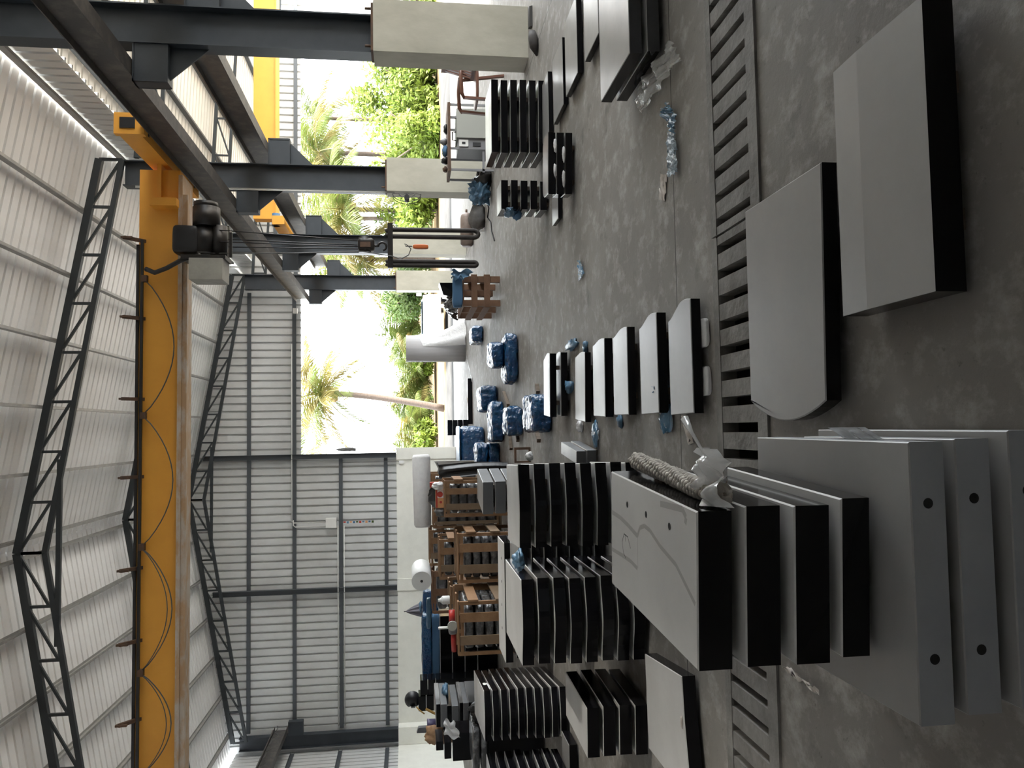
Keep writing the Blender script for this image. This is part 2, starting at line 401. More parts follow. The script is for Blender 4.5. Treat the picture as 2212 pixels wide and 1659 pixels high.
# roofs
yl = 32.6
sl = math.atan(RS); c_, s_ = math.cos(sl), math.sin(sl)
zr = RZ+.24
Lr = (5.62-RX)/c_; Ll = (RX-XW+.2)/c_
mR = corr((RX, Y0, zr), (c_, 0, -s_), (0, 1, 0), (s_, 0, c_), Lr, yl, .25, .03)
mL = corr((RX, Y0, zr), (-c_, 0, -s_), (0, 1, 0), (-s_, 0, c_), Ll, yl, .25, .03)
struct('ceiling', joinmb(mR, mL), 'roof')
s2 = math.atan(.05); LXT = 6.62
for ya, yb_, mt in ((Y0, 2.0, 'roof'), (2.0, Y0+yl, 'lean')):
    struct('ceiling', corr((5.66, ya, LXT), (math.cos(s2), 0, -math.sin(s2)), (0, 1, 0), (math.sin(s2), 0, math.cos(s2)), 9.6, yb_-ya, .25, .03), mt)
def zlean(x): return LXT-.05*(x-5.66)
# ribbed fascia between the two roofs and the cap on the ridge
struct('trim_3', corr((5.60, Y0, LXT-.06), (0, 0, 1), (0, 1, 0), (1, 0, 0), .665, yl, .25, .03), 'sheet')
m_ = MB()
for sg in (1, -1):
    i = m_.add([(RX, Y0, zr+.09), (RX+sg*.32, Y0, zr+.03), (RX+sg*.32, Y0+yl, zr+.03), (RX, Y0+yl, zr+.09)]); m_.face((i, i+1, i+2, i+3))
struct('trim_4', m_, 'sheet')
# back wall: plastered plinth and ribbed cladding above, open on the right from the plinth's end
struct('wall_back', MB().box(XW-.15, -.56, YB, YB+.22, 0, 1.96), 'plaster')
mb = MB()
for x0, x1, lab in ((-5.21, -4.83, 0), (-.93, -.55, 0)): mb.box(x0, x1, YB-.04, YB+.02, 0, 1.965)
struct('trim_2', mb, 'plaster')
a = corr((XW-.1, YB+.1, 1.96), (0, 0, 1), (1, 0, 0), (0, 1, 0), 6.65, 9.36, .25, .03)
b = corr((-.75, YB+.1, 5.04), (0, 0, 1), (1, 0, 0), (0, 1, 0), 3.55, 6.4, .25, .03)
c = corr((5.65, YB+.1, 5.04), (0, 0, 1), (1, 0, 0), (0, 1, 0), 1.6, 8.0, .25, .03)
d = corr((13.7, YB+.1, 2.45), (0, 0, 1), (1, 0, 0), (0, 1, 0), 4.0, 1.5, .25, .03)
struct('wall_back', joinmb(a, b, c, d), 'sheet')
# left wall
struct('wall_left', MB().box(XW-.25, XW, Y0, YB, 0, 1.96), 'plaster')
struct('wall_left', corr((XW-.1, Y0, 1.96), (0, 0, 1), (0, 1, 0), (-1, 0, 0), 5.1, yl-.1, .25, .03), 'sheet')
# wall behind the photographer and unseen side walls added to shade the foreground
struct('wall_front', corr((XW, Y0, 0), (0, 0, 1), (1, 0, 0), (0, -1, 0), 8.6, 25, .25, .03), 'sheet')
struct('wall_right_added', corr((5.6, Y0, 0), (0, 0, 1), (0, 1, 0), (1, 0, 0), 6.6, DWALL-Y0, .25, .03), 'sheet')
struct('wall_right_added', corr((15, Y0, 0), (0, 0, 1), (0, 1, 0), (1, 0, 0), 6.2, RWALL-Y0, .25, .03), 'sheet')
# ---- columns: concrete pier, plate and steel I-section
def column(y, label, zt=6.72, brk=True, detail=True):
    t = thing('column', (XC, y+.2, 0), label, 'column', 'row of columns on concrete piers')
    px0, px1, py0, py1 = 4.60, 5.25, y, y+.42
    link('pier', MB().box(px0, px1, py0, py1, 0, 1.9), 'pier', t)
    bp_ = link('base_plate', MB().box(px0+.03, px1-.03, py0+.04, py1-.04, 1.9, 1.93), 'rust', t)
    for bx in (px0+.09, px1-.09):
        for by in (py0+.07, py1-.07):
            link('anchor_bolt', MB().cyl((bx, by, 1.93), (bx, by, 2.0), .016, 8), 'rust', bp_)
    yc = y+.21
    sh_ = link('steel_shaft', MB().ibeam((XC-.0, yc, 1.93), (XC, yc, zt), .48, .25, .018, .012, up=(1, 0, 0)), 'steel', t)
    # crane brackets on both sides
    for sg, zt_, ln in ((-1, 4.70, .46), (1, 4.12, .50)):
        xa = XC+sg*.24; xb = xa+sg*ln
        b = MB(); b.box(min(xa, xb), max(xa, xb), yc-.11, yc+.11, zt_-.02, zt_)
        b.box(min(xb, xb-sg*.03), max(xb, xb-sg*.03), yc-.11, yc+.11, zt_-.38, zt_)
        b.box(min(xa, xb), max(xa, xb), yc-.10, yc-.085, zt_-.38, zt_); b.box(min(xa, xb), max(xa, xb), yc+.085, yc+.10, zt_-.38, zt_)
        b.box(min(xa, xb), max(xa, xb), yc-.10, yc+.10, zt_-.40, zt_-.38)
        i = b.add([(xa, yc-.01, zt_-.40), (xb-sg*.06, yc-.01, zt_-.40), (xa, yc-.01, zt_-.85), (xa, yc+.01, zt_-.40), (xb-sg*.06, yc+.01, zt_-.40), (xa, yc+.01, zt_-.85)])
        b.face((i, i+1, i+2)); b.face((i+5, i+4, i+3)); b.face((i, i+3, i+4, i+1)); b.face((i+1, i+4, i+5, i+2)); b.face((i+2, i+5, i+3, i))
        link('crane_bracket', b, 'steel', sh_)
    return t
column(9.4, 'nearest steel column standing on its concrete pier, beside the six-slab stack')
c2 = column(15.0, 'second steel column on a pier, behind the workbench')
column(20.4, 'third steel column on a pier, behind the hanging hook and slings', 6.72)
column(25.75, 'farthest steel column on a pier, behind the timber crate in black film', 6.72)
for dx in (-.235, -.26):
    link('conduit', MB().tube([(XC+dx-.01, 15.1, 6.5), (XC+dx-.01, 15.1, 1.75)], .011, 6), 'conduit', c2)
# left corner column on the back wall
t = thing('column', (-9.85, YB-.35, 0), 'corner steel column on the plinth where the two clad walls meet', 'column')
link('steel_shaft', MB().ibeam((-9.72, YB-.2, 1.96), (-9.72, YB-.2, 6.9), .40, .25, .018, .012, up=(1, 0, 0)), 'steel', t)
link('pier', MB().box(-9.99, -9.45, YB-.42, YB-.01, 0, 1.96), 'plaster', t)
b = MB().box(-9.52, -9.1, YB-.32, YB-.08, 4.95, 5.4); link('crane_bracket', b, 'steel', t)
# gable posts
for x, z0, lab in ((-.78, 1.97, 'gable post at the open end of the back wall'), (-5.1, 1.97, 'gable post in the middle of the back wall')):
    solo('gable_post', MB().ibeam((x, YB-.02, z0), (x, YB-.02, zchord(x)-.1), .16, .16, .01, .008, up=(1, 0, 0)), 'girt', 'dark grey '+lab, 'post', 'posts of the back gable')
# girts
def girt(x0, x1, z, lab, y=YB+.02):
    solo('girt', MB().channel((x0, y, z), (x1, y, z), .12, .05, .006, (0, 0, 1), -1), 'girt', lab, 'girt', 'rails of the wall cladding')
girt(-9.5, 4.6, 6.68, 'top cladding rail of the back wall under the roof truss')
girt(-9.5, 4.6, 5.25, 'cladding rail running just above the open end of the back wall')
girt(-9.5, -.86, 3.77, 'cladding rail level with the white junction box')
girt(-9.5, -.86, 2.31, 'lowest cladding rail of the back wall above the plinth')
girt(5.12, 15, 5.2, 'cladding rail at the foot of the right bay gable')
girt(5.12, 15, 5.85, 'upper cladding rail of the right bay gable')
for z, lab in ((5.25, 'upper rail of the closed side wall behind the runway beam'), (3.77, 'middle rail of the closed side wall'), (2.31, 'lowest rail of the closed side wall above the plinth')):
    solo('girt', MB().channel((XW-.03, 6, z), (XW-.03, YB-.45, z), .12, .05, .006, (0, 0, 1), 1), 'girt', lab, 'girt', 'rails of the wall cladding')
# ---- roof trusses
def truss(y, lab):
    t = thing('roof_truss', (RX, y, zchord(-9.6)-.45), lab, 'roof truss', 'trusses of the main roof')
    xl, xr, dp = -9.6, 5.1, .40
    for xe, nm in ((xr, 1), (xl, -1)):
        link('top_chord', MB().bar((RX, y, RZ), (xe, y, zchord(xe)), .10, .13), 'truss', t)
        link('bottom_chord', MB().bar((RX, y, RZ-dp-.06), (xe, y, zchord(xe)-dp), .08, .09), 'truss', t)
        L = abs(xe-RX); n = 8
        for k in range(n+1):
            x = RX+nm*L*k/n
            zt = zchord(x); zb = zt-dp
            link('strut', MB().bar((x, y, zt), (x, y, zb), .05, .05), 'truss', t)
            if k < n:
                x2 = RX+nm*L*(k+1)/n
                link('diagonal', MB().bar((x, y, zchord(x)-.02), (x2, y, zchord(x2)-dp+.02), .045, .045), 'truss', t)
    zt = zchord(RX+1.6)-dp
    link('tie', MB().bar((RX-1.65, y, zt), (RX+1.65, y, zt), .07, .08), 'truss', t)
truss(15.1, 'nearest main roof truss in full view, above the crane girder')
truss(20.45, 'middle main roof truss, mostly hidden by the crane girder')
truss(26.0, 'farthest main roof truss, against the back wall cladding')
for y, lab in ((9.45, 'right bay truss meeting the nearest column'), (15.1, 'right bay truss meeting the second column'), (20.45, 'right bay truss meeting the third column'), (26.0, 'right bay truss against the back gable')):
    t = thing('lean_to_truss', (9, y, zlean(14.5)-.6), lab, 'roof truss', 'trusses of the right bay')
    link('top_chord', MB().bar((5.14, y, zlean(5.1)-.16), (14.8, y, zlean(14.8)-.16), .07, .08), 'truss', t)
    link('bottom_chord', MB().bar((5.14, y, zlean(5.1)-.56), (14.8, y, zlean(14.8)-.56), .06, .07), 'truss', t)
    for k in range(11):
        x = 5.17+k*.96
        link('strut', MB().bar((x, y, zlean(x)-.16), (x, y, zlean(x)-.56), .04, .04), 'truss', t)
        if k < 10: link('diagonal', MB().bar((x, y, zlean(x)-.54), (x+.97, y, zlean(x+.97)-.18), .04, .04), 'truss', t)
# purlins
def purlin(x, z, lab, mat='galv'):
    solo('purlin', MB().channel((x, 7.0, z), (x, 26.3, z), .11, .05, .005, (0, 0, 1), 1), mat, lab, 'purlin', 'purlins under the roof sheets')
for sg, side in ((1, 'right'), (-1, 'left')):
    for k in range(7):
        x = RX+sg*(.17+1.2*k)
        if x > 5.3 or x < -9.8: continue
        purlin(x, zchord(x)+.125, 'roof purlin, %s from the ridge on the %s' % ('nearest' if k == 0 else ORD[k], 'slope toward the column row' if sg > 0 else 'slope toward the closed side wall'))
purlin(5.52, zchord(5.52)+.13, 'bright eaves purlin at the roof edge above the column row')
for k in range(7):
    x = 5.9+k*1.35
    purlin(x, zlean(x)-.065, 'right bay purlin, %s from the column row' % ('nearest' if k == 0 else ORD[k]), 'girt')
# ---- crane runways
t = thing('runway_beam', (4.27, 16, 4.7), 'main crane runway beam carried on the inner column brackets', 'runway beam')
link('beam', MB().ibeam((4.33, 3.0, 4.91), (4.33, 25.95, 4.91), .40, .20, .014, .010), 'steel2', t)
link('rail', MB().box(4.30, 4.36, 3.0, 25.95, 5.11, 5.16), 'steel2', t)
t = thing('runway_beam', (5.42, 16, 4.12), 'right bay runway beam carried on the outer column brackets', 'runway beam')
link('beam', MB().ibeam((5.40, 3.0, 4.32), (5.40, 25.95, 4.32), .40, .20, .014, .010), 'steel2', t)
link('rail', MB().box(5.37, 5.43, 3.0, 25.95, 4.52, 4.57), 'steel2', t)
t = thing('runway_beam', (-9.3, 16, 5.4), 'crane runway beam with hanging cable along the closed side wall', 'runway beam')
link('beam', MB().ibeam((-9.3, 3.0, 5.6), (-9.3, 26.0, 5.6), .40, .20, .014, .010), 'steel2', t)
link('rail', MB().box(-9.33, -9.27, 3.0, 26.0, 5.8, 5.85), 'steel2', t)
fe = MB()
for k in range(18):
    y = 8+k*1.0
    fe.tube([(-9.16, y+.5*j/6, 5.72-.14*math.sin(math.pi*j/6)) for j in range(7)], .012, 6)
    fe.tube([(-9.16, y+.5+.5*j/6, 5.72-.05*math.sin(math.pi*j/6)) for j in range(7)], .012, 6)
link('festoon_cable', fe, 'cable', t)
# ---- main crane
CY0, CY1 = 12.55, 12.95
CT, CB = 5.60, 4.84
cr = thing('bridge_crane', (-2.5, 12.75, CB), 'large orange overhead crane girder spanning the main hall', 'overhead crane')
link('girder', MB().box(-8.9, 4.1, CY0+.02, CY1-.02, CB+.16, CT), 'orange', cr)
link('lower_flange', MB().box(-8.85, 4.0, CY0-.08, CY1+.08, CB+.10, CB+.16), 'flange', cr)
link('flange_plate', MB().box(-8.85, 3.7, CY0-.05, CY0+.02, CB+.03, CB+.16), 'flange', cr)
ec = MB().box(4.17, 4.47, 11.35, 14.3, 5.17, 5.47); ec.box(4.17, 4.47, 11.25, 11.35, 5.12, 5.52)
ecp = link('end_carriage', ec, 'orange', cr)
link('carriage_recess', MB().box(4.25, 4.40, 11.235, 11.25, 5.24, 5.44), 'black', ecp)
for yy in (11.6, 14.0): link('wheel', MB().cyl((4.26, yy, 5.22), (4.40, yy, 5.22), .06, 16), 'black', ecp)
g = MB().box(3.65, 4.17, CY0-.06, CY1+.06, 5.26, 5.32); link('gusset', g, 'orange', cr)
g = MB().box(3.45, 3.62, CY0-.10, CY0+.02, 4.98, 5.34); link('stiffener', MB().box(3.48, 3.6, CY0-.22, CY0+.02, 4.99, 5.38), 'orange', cr)
# cable track above the girder, its brackets and the hanging cable
ctk = link('cable_track', joinmb(MB().box(-8.8, 2.98, CY0-.10, CY0-.06, 5.50, 5.54), MB().box(-8.8, 2.92, CY0-.02, CY0+.02, 5.585, 5.625)), 'black', cr)
xs = [3.22, 1.92, .92, -.43, -1.66, -3.03, -4.3, -5.7]
for k, x in enumerate([2.98, 1.78, .55, -.62, -1.98, -3.05, -4.2, -5.5]):
    a = MB().bar((x, CY0+.12, 5.44), (x, CY0-.22, 5.74), .05, .05); a.bar((x, CY0-.22, 5.62), (x, CY0-.22, 5.78), .05, .03)
    link('track_bracket', a, 'rust', ctk)
hang = [2.38, .30, -1.66, -3.5, -5.0, -6.6]
for k in range(5):
    x0, x1 = hang[k], hang[k+1]; fe = MB()
    fe.tube([(x0+(x1-x0)*j/16, CY0-.08-.03*math.sin(math.pi*j/16), 5.50-.46*math.sin(math.pi*j/16)**.8) for j in range(17)], .009, 6)
    if k >= 2: fe.tube([(x0+(x1-x0)*j/16, CY0-.10-.03*math.sin(math.pi*j/16), 5.50-.40*math.sin(math.pi*j/16)**.8) for j in range(17)], .007, 6)
    link('festoon_cable', fe, 'cable', cr)
for x in hang: link('cable_trolley', MB().box(x-.05, x+.05, CY0-.12, CY0-.04, 5.44, 5.52), 'rust', ctk)
# hoist
h = thing('crane_hoist', (2.9, 12.3, 4.2), 'black rope hoist hanging under the orange crane girder', 'hoist')
link('motor', joinmb(MB().cyl((3.44, 12.3, 4.54), (3.14, 12.3, 4.54), .20, 24), MB().cyl((3.52, 12.3, 4.55), (3.43, 12.3, 4.55), .175, 24)), 'hoistblack', h)
link('motor', MB().cyl((3.14, 12.3, 4.57), (2.74, 12.3, 4.57), .17, 24), 'hoistblack', h)
link('rope_drum', joinmb(MB().cyl((3.16, 12.32, 4.36), (2.70, 12.32, 4.36), .13, 20), MB().box(3.0, 3.1, 12.2, 12.5, 4.5, 5.0)), 'hoistblack', h)
link('gear_case', MB().pillow(2.72, 3.14, 12.12, 12.45, 4.62, 5.0, 3, .006, 8, 10), 'black', h)
link('control_box', MB().box(2.30, 2.62, 12.05, 12.5, 4.25, 4.73), 'hoistbox', h)
link('frame', joinmb(MB().box(2.62, 2.68, 12.1, 12.5, 4.22, 4.86), MB().box(2.66, 3.2, 12.42, 12.5, 4.24, 4.3), MB().box(2.64, 3.02, 12.08, 12.12, 4.12, 4.16), MB().box(2.85, 2.95, 12.3, 12.6, 4.6, 4.95)), 'hoistblack', h)
link('hose', MB().tube([(2.52, 12.42, 5.45), (2.45, 12.35, 5.3), (2.5, 12.25, 5.1), (2.6, 12.2, 4.9), (2.66, 12.15, 4.7)], .035, 8), 'black', h)
for x, y in ((3.08, 12.2), (2.99, 12.4), (2.90, 12.2), (2.87, 12.4)):
    link('rope', MB().tube([(x, y, 4.35), (2.90+(x-2.97)*.5, 12.3+(y-12.3)*.4, 2.2)], .008, 6), 'black', h)
hb_ = link('hook_block', joinmb(MB().pillow(2.80, 3.0, 12.2, 12.4, 2.02, 2.28, 5, .004, 5, 8), MB().cyl((2.78, 12.3, 2.17), (3.02, 12.3, 2.17), .10, 18)), 'hoistblack', h)
link('block_plate', MB().box(2.85, 2.93, 12.185, 12.2, 2.08, 2.24), 'rust', hb_)
hk = MB(); hk.tube([(2.89, 12.3, 2.04), (2.89, 12.3, 1.97)]+[(2.885+.062*math.sin(a), 12.3, 1.905+.062*math.cos(a)) for a in [i*.35 for i in range(0, 14)]], .018, 8)
link('hook', hk, 'hoistblack', hb_)
link('control_cord', MB().tube([(2.72, 12.2, 4.6), (2.74, 12.2, 3.2), (2.78, 12.2, 2.2), (2.72, 12.25, 1.75), (2.68, 12.25, 1.62), (2.74, 12.25, 1.5), (2.84, 12.25, 1.46), (2.90, 12.25, 1.52), (2.92, 12.25, 1.56), (2.88, 12.25, 1.54), (2.88, 12.25, 1.44)], .008, 6), 'cable', h)
link('pendant_control', joinmb(MB().pillow(2.84, 2.91, 12.22, 12.29, 1.19, 1.43, 1, .002, 5, 8)), 'pendant', h)
s = thing('lifting_beam', (2.9, 12.3, .4), 'spreader bar with two dark webbing slings hanging from the crane hook', 'lifting gear')
link('spreader_bar', MB().box(2.54, 3.25, 12.26, 12.34, 1.74, 1.82), 'hoistblack', s)
for x0, xx in ((3.1, .09), (2.62, .02)):
    b = MB()
    xx = .055 if xx > .05 else .03
    b.tube([(x0-xx*.3, 12.3, 1.85), (x0-xx, 12.3, 1.80), (x0-xx, 12.3, 1.2), (x0-xx, 12.3, .52)]+[(x0-xx*math.cos(math.pi*j/8), 12.3, .47-xx*1.3*math.sin(math.pi*j/8)) for j in range(9)]+[(x0+xx, 12.3, .52), (x0+xx, 12.3, 1.2), (x0+xx, 12.3, 1.80), (x0+xx*.3, 12.3, 1.85)], .036, 8)
    link('sling', b, 'sling', s)
# right bay crane, farther back
t = thing('bridge_crane', (9, 21.2, 4.95), 'orange crane girder across the right bay, seen past the nearest column', 'overhead crane')
link('girder', MB().box(5.62, 14.6, 21.0, 21.35, 4.95, 5.52), 'orange', t)
link('lower_flange', MB().box(5.6, 14.6, 20.92, 21.42, 4.92, 4.95), 'orange', t)
link('end_carriage', MB().box(5.30, 5.52, 20.3, 22.0, 4.62, 4.92), 'orange', t)
link('travel_motor', MB().cyl((5.62, 20.5, 4.86), (5.3, 20.5, 4.86), .10, 14), 'bluesheet', t)
# ---- wall fittings
t = thing('junction_box', Yp(715, 1130, YB-.1), 'white junction box on the back wall with the ribbon below', 'junction box')
x0, x1, z0, z1 = fr(704, 727, 1119, 1140, YB-.08)
link('cover', MB().box(x0, x1, YB-.16, YB, z0, z1), 'white', t)
zc = 5.32; xc = (x0+x1)/2
solo('conduit', joinmb(MB().tube([(2.9, YB-.06, zc), (xc+.1, YB-.06, zc), (xc+.03, YB-.06, zc-.06), (xc+.03, YB-.06, z1)], .018, 6), MB().tube([(xc+.12, YB-.06, zc-.05), (xc-.05, YB-.06, zc-.05), (xc-.1, YB-.06, zc-.11), (xc-.1, YB-.06, z1)], .018, 6)), 'conduit', 'white conduit running over the opening and down to the junction box', 'conduit')
solo('conduit', joinmb(MB().tube([(xc-.1, YB-.06, 3.86), (-9.4, YB-.06, 3.86)], .018, 6), MB().tube([(xc-.1, YB-.06, 3.66), (-9.4, YB-.06, 3.66)], .018, 6)), 'conduit', 'pair of white conduits from the junction box toward the corner column', 'conduit')
rb = MB(); cols = ['redbox', 'bluelight', 'cartonorange', 'bluesheet', 'leafd']
for k in range(10):
    z = z0-.22-k*.1; rb.box(xc-.02-.02*(k % 2), xc+.03, YB-.05, YB-.03, z-.07, z, k % 5)
solo('ribbon', rb, cols, 'thin multicoloured ribbon hanging under the white junction box', 'ribbon')
t = thing('security_camera', Yp(637, 672, YB-.1), 'small white security camera above the open back end', 'security camera')
x0, x1, z0, z1 = fr(634, 643, 667, 678, YB-.1)
link('body', MB().box(x0, x1, YB-.25, YB-.1, z0, z1), 'white', t); link('mount', MB().box(x0+.05, x1-.05, YB-.12, YB+.02, z0+.03, z1-.03), 'white', t)
p = Yp(752, 974, YB-.1)
solo('rag', MB().lump((p.x+.05, YB-.13, p.z), (.06, .04, .34), 3, .5, 3), 'sack', 'grey rag tied to the gable post at the open end', 'rag')
p = Yp(867, 998, YB-.05)
t = thing('wall_socket', (p.x, YB-.05, p.z), 'small white socket near the open end of the plinth', 'socket')
link('box', MB().box(p.x-.05, p.x+.05, YB-.05, YB, p.z-.08, p.z+.08), 'white', t)
link('cord', MB().tube([(p.x+.02, YB-.04, p.z+.08), (p.x+.02, YB-.04, 2.1), (p.x+.02, YB-.04, 3.7)], .008, 6), 'cable', t)
# fan on the second pier
t = thing('wall_fan', (4.5, 15.2, 1.2), 'wire fan cage sticking out from the second pier', 'fan')
r = MB(); cz, cx = 1.52, 4.58
for rr, ty in ((.27, 15.05), (.27, 15.22), (.15, 15.02)):
    r.tube([(cx-.16+.0*rr, ty, cz)] and [(cx-.02+rr*math.cos(a)*.55, ty, cz+rr*math.sin(a)) for a in [math.pi/2+math.pi*j/14 for j in range(15)]], .008, 6)
for j in range(7):
    a = math.pi/2+math.pi*j/6; r.tube([(cx-.02, 15.0, cz), (cx-.02+.27*math.cos(a)*.55, 15.05, cz+.27*math.sin(a))], .004, 5)
link('guard', r, 'cable', t); link('motor', MB().cyl((cx-.10, 15.0, cz), (cx-.10, 15.2, cz), .05, 12), 'black', t)
link('bracket', MB().box(cx-.12, 4.6, 15.12, 15.18, cz-.02, cz+.02), 'black', t)
# ================================================================== stone slabs
def frame_of(NR, NL, FR):
    u = Vector((NL.x-NR.x, NL.y-NR.y)); W = u.length; u /= W; v = Vector((u.y, -u.x))
    if v.y < 0: v = -v
    return Vector((NR.x, NR.y)), u, v, W, (Vector((FR.x, FR.y))-Vector((NR.x, NR.y))).dot(v)
def outline(o, u, v, W, D, style='rect', amp=.0, dx=0, dy=0, rot=0):
    P = []
    if style == 'bulge':       # serpentine long side facing the camera
        for k in range(17):
            t = k/16; P.append((W*t, -amp*(math.sin(math.pi*min(1, max(0, (t-.05)/.9)))**1.6)))
        P += [(W, D), (0, D)]
    elif style == 'ogee':      # rounded shoulder on the right-hand short end
        P.append((W, 0)); P.append((W, D))
        for k in range(17):
            t = 1-k/16; s = min(1, max(0, (t-.42)/.58)); s = s*s*(3-2*s)
            P.append((amp*(s-.19*math.sin(math.pi*min(t/.55, 1))), D*t))
        P.reverse()
    elif style == 'round':
        P = [(0, 0), (W, 0)]
        for k in range(1, 8):
            a = k/8*math.pi/2; P.append((W-amp*(1-math.cos(a)) if False else W, D*(.55+.45*math.sin(a))) if False else (W-amp*(1-math.cos(a)), D-amp*1.0+amp*math.sin(a)*1.0))
        P += [(W-amp, D), (amp, D)]
        for k in range(1, 8):
            a = k/8*math.pi/2; P.append((amp-amp*math.sin(a), D-amp+amp*math.cos(a)))
    else: P = [(0, 0), (W, 0), (W, D), (0, D)]
    c, s = math.cos(rot), math.sin(rot); out = []
    for a, b in P:
        a2, b2 = a*c-b*s, a*s+b*c
        q = o+u*(a2+dx)+v*(b2+dy); out.append((q.x, q.y))
    return out
def slab(name, poly, z0, z1, mats, label, group=None, pads=.0, cat='stone slab', frame=None, parent=None, ch=.004):
    pm = MB().prism(poly, z0, z1, 0, 1, ch)
    if len(mats) > 2:          # sawn long side towards -y
        for k, f in enumerate(pm.f):
            if len(f) == 4 and pm.m[k] == 1 and all(abs(pm.v[i].y-min(v.y for v in pm.v)) < .02 for i in f): pm.m[k] = 2
    o = link(name, pm, mats)
    tag(o, label, cat, group)
    if pads > .004:
        fo, u, v, W, D = frame
        for a in (.22, .78):
            c = [fo+u*(W*a+da)+v*(D*b) for da, b in ((-.02, .14), (.02, .14), (.02, .86), (-.02, .86))]
            m_ = MB(); m_.hexa([(q.x, q.y, z0-pads) for q in c]+[(q.x, q.y, z0) for q in c]); link('spacer', m_, 'spacer', o)
    return o
BLK = ('gtop', 'gblk'); PALE = ('gpale', 'gblk'); GRY = ('gtop', 'ggrey')
def stack(NR, NL, FR, pb, n, gap, desc, style='rect', amp=0, zb=.03, mats=BLK, group=None, short=None, jit=.006, pitch=None, ztop=None, y0=None):
    """NR, NL, FR: pixels of the top slab's near-right, near-left, far-right corners; pb: pixel row of its foot"""
    if y0 is None: y0 = Zp(pb, NR[1], zb).y
    zt = Yp(NR[0], NR[1], y0).z if ztop is None else ztop
    p = (zt-zb)/(n-gap) if pitch is None else pitch; th = p*(1-gap)
    o, u, v, W, D = frame_of(Zp(*NR, zt), Zp(*NL, zt), Zp(*FR, zt))
    info = dict(o=o, u=u, v=v, W=W, D=D, zt=zt, th=th, p=p)
    for k in range(n):
        z1 = zt-k*p; dx, dy, r = (random.uniform(-jit, jit), random.uniform(-jit, jit)*.6, random.uniform(-.006, .006)) if k else (0, 0, 0)
        W2 = W
        if short and k in short: W2 = W
        poly = outline(o, u, v, W2, D, style, amp, dx, dy, r)
        if k == 0: lab = 'top slab of the '+desc
        elif k == n-1: lab = 'bottom slab of the '+desc
        else: lab = ORD[k]+' slab from the top in the '+desc
        slab('headstone_slab', poly, z1-th, z1, mats, lab, group or ('slabs of the '+desc), p-th if k < n-1 else zb-.002 if zb < .06 else p-th, frame=(o, u, v, W, D))
    return info
# ---- row of single serpentine-topped headstones lying on the floor
R = [((1187, 764), (1188, 901), (1174, 774), 1224, 2), ((1263, 761), (1264, 912), (1242, 767), 1276, 1), ((1305, 730.5), (1307.5, 900.6), (1280, 738.7), 1322, 1),
     ((1353.6, 706), (1357.6, 896), (1323, 720), 1371, 1), ((1417, 675), (1423.5, 892), (1380, 693), 1438, 1), ((1490.5, 645), (1498.7, 892.5), (1442, 669.5), 1512, 1)]
RN = [None, 'serpentine headstone with mottled top, second from the blue bundles', 'pale serpentine headstone, third nearest the blue bundles in the floor row', 'serpentine headstone with a dark damp stain, in the middle of the floor row',
      'serpentine headstone, second largest in the floor row', 'largest serpentine headstone of the floor row, beside the slotted drain']
for k, (NR, NL, FR, pb, n) in enumerate(R):
    y0 = Zp(pb, NR[1], .03).y; zt = Yp(NR[0], NR[1], y0).z
    o, u, v, W, D = frame_of(Zp(*NR, zt), Zp(*NL, zt), Zp(*FR, zt))
    am = (NR[1] and (FR[1]-NR[1])/250*W*1.15) if k else .05
    am = max(am, .03)
    th = zt-.03
    if n == 2:
        th = (zt-.03-.035)/2
        slab('headstone', outline(o, u, v, W, D, 'ogee', am), zt-th, zt, BLK, 'upper headstone of the shiny pair in the floor row next to the blue bundles', 'headstones of the floor row', .035, 'headstone', (o, u, v, W, D))
        slab('headstone', outline(o, u, v, W, D, 'ogee', am, -.01, -.03), .03, .03+th, BLK, 'lower headstone of the shiny pair in the floor row next to the blue bundles', 'headstones of the floor row', .028, 'headstone', (o, u, v, W, D))
    else:
        slab('headstone', outline(o, u, v, W, D, 'ogee', am), .03, zt, BLK, RN[k], 'headstones of the floor row', .028, 'headstone', (o, u, v, W, D))
    if k == 5:
        for a, lab in ((.30, 'upper'), (.72, 'lower')):
            q = o+u*(W*a); mb = MB().pillow(q.x-.075, q.x+.075, q.y-.05, q.y+.12, .0, .026, k+int(a*10), .004, 6, 8)
            solo('foam_pad', mb, 'foam', 'white foam pad under the largest serpentine headstone, the one %s' % ('nearer its curved end' if a < .5 else 'nearer its square end'), 'foam pad', 'foam pads under the largest headstone')
# ---- left-hand stacks
E1 = stack((1117.6, 1004), (1121.7, 1185), (1094, 1004), 1374, 8, .25, 'tall black stack between the headstone row and the crates', 'bulge', .035, mats=PALE)
E2 = stack((1124.8, 1252.4), (1128, 1438), (1091.7, 1216.6), 1388, 8, .25, 'tall black stack with blue plastic on its corner', 'bulge', .045, mats=PALE)
E4 = stack((1044.7, 1492.4), (1047.5, 1602), (1023, 1428.7), 1221, 10, .25, 'ten-slab black stack with a white scrap on it', 'bulge', .03, mats=PALE)
zt = .80; p = .09
o = Vector((-3.12, 6.35)); u = Vector((-1, 0)); v = Vector((0, 1))
for k in range(8):
    z1 = zt-k*p; po = outline(o, u, v, .55, 1.45, 'rect', 0, random.uniform(-.012, .012), random.uniform(-.03, .03))
    slab('headstone_slab', po, z1-.066, z1, PALE, ('top' if k == 0 else 'bottom' if k == 7 else ORD[k]+' from top')+' slab of the stack cut by the photo edge beside the ten-slab stack', 'slabs of the stack at the photo edge', .024, frame=(o, u, v, .55, 1.45))
E6 = stack((1267, 1530), (1268.5, 1637.5), (1221.8, 1468), 1398.7, 4, .22, 'low four-slab stack behind the single chipped slab', 'rect', mats=PALE)
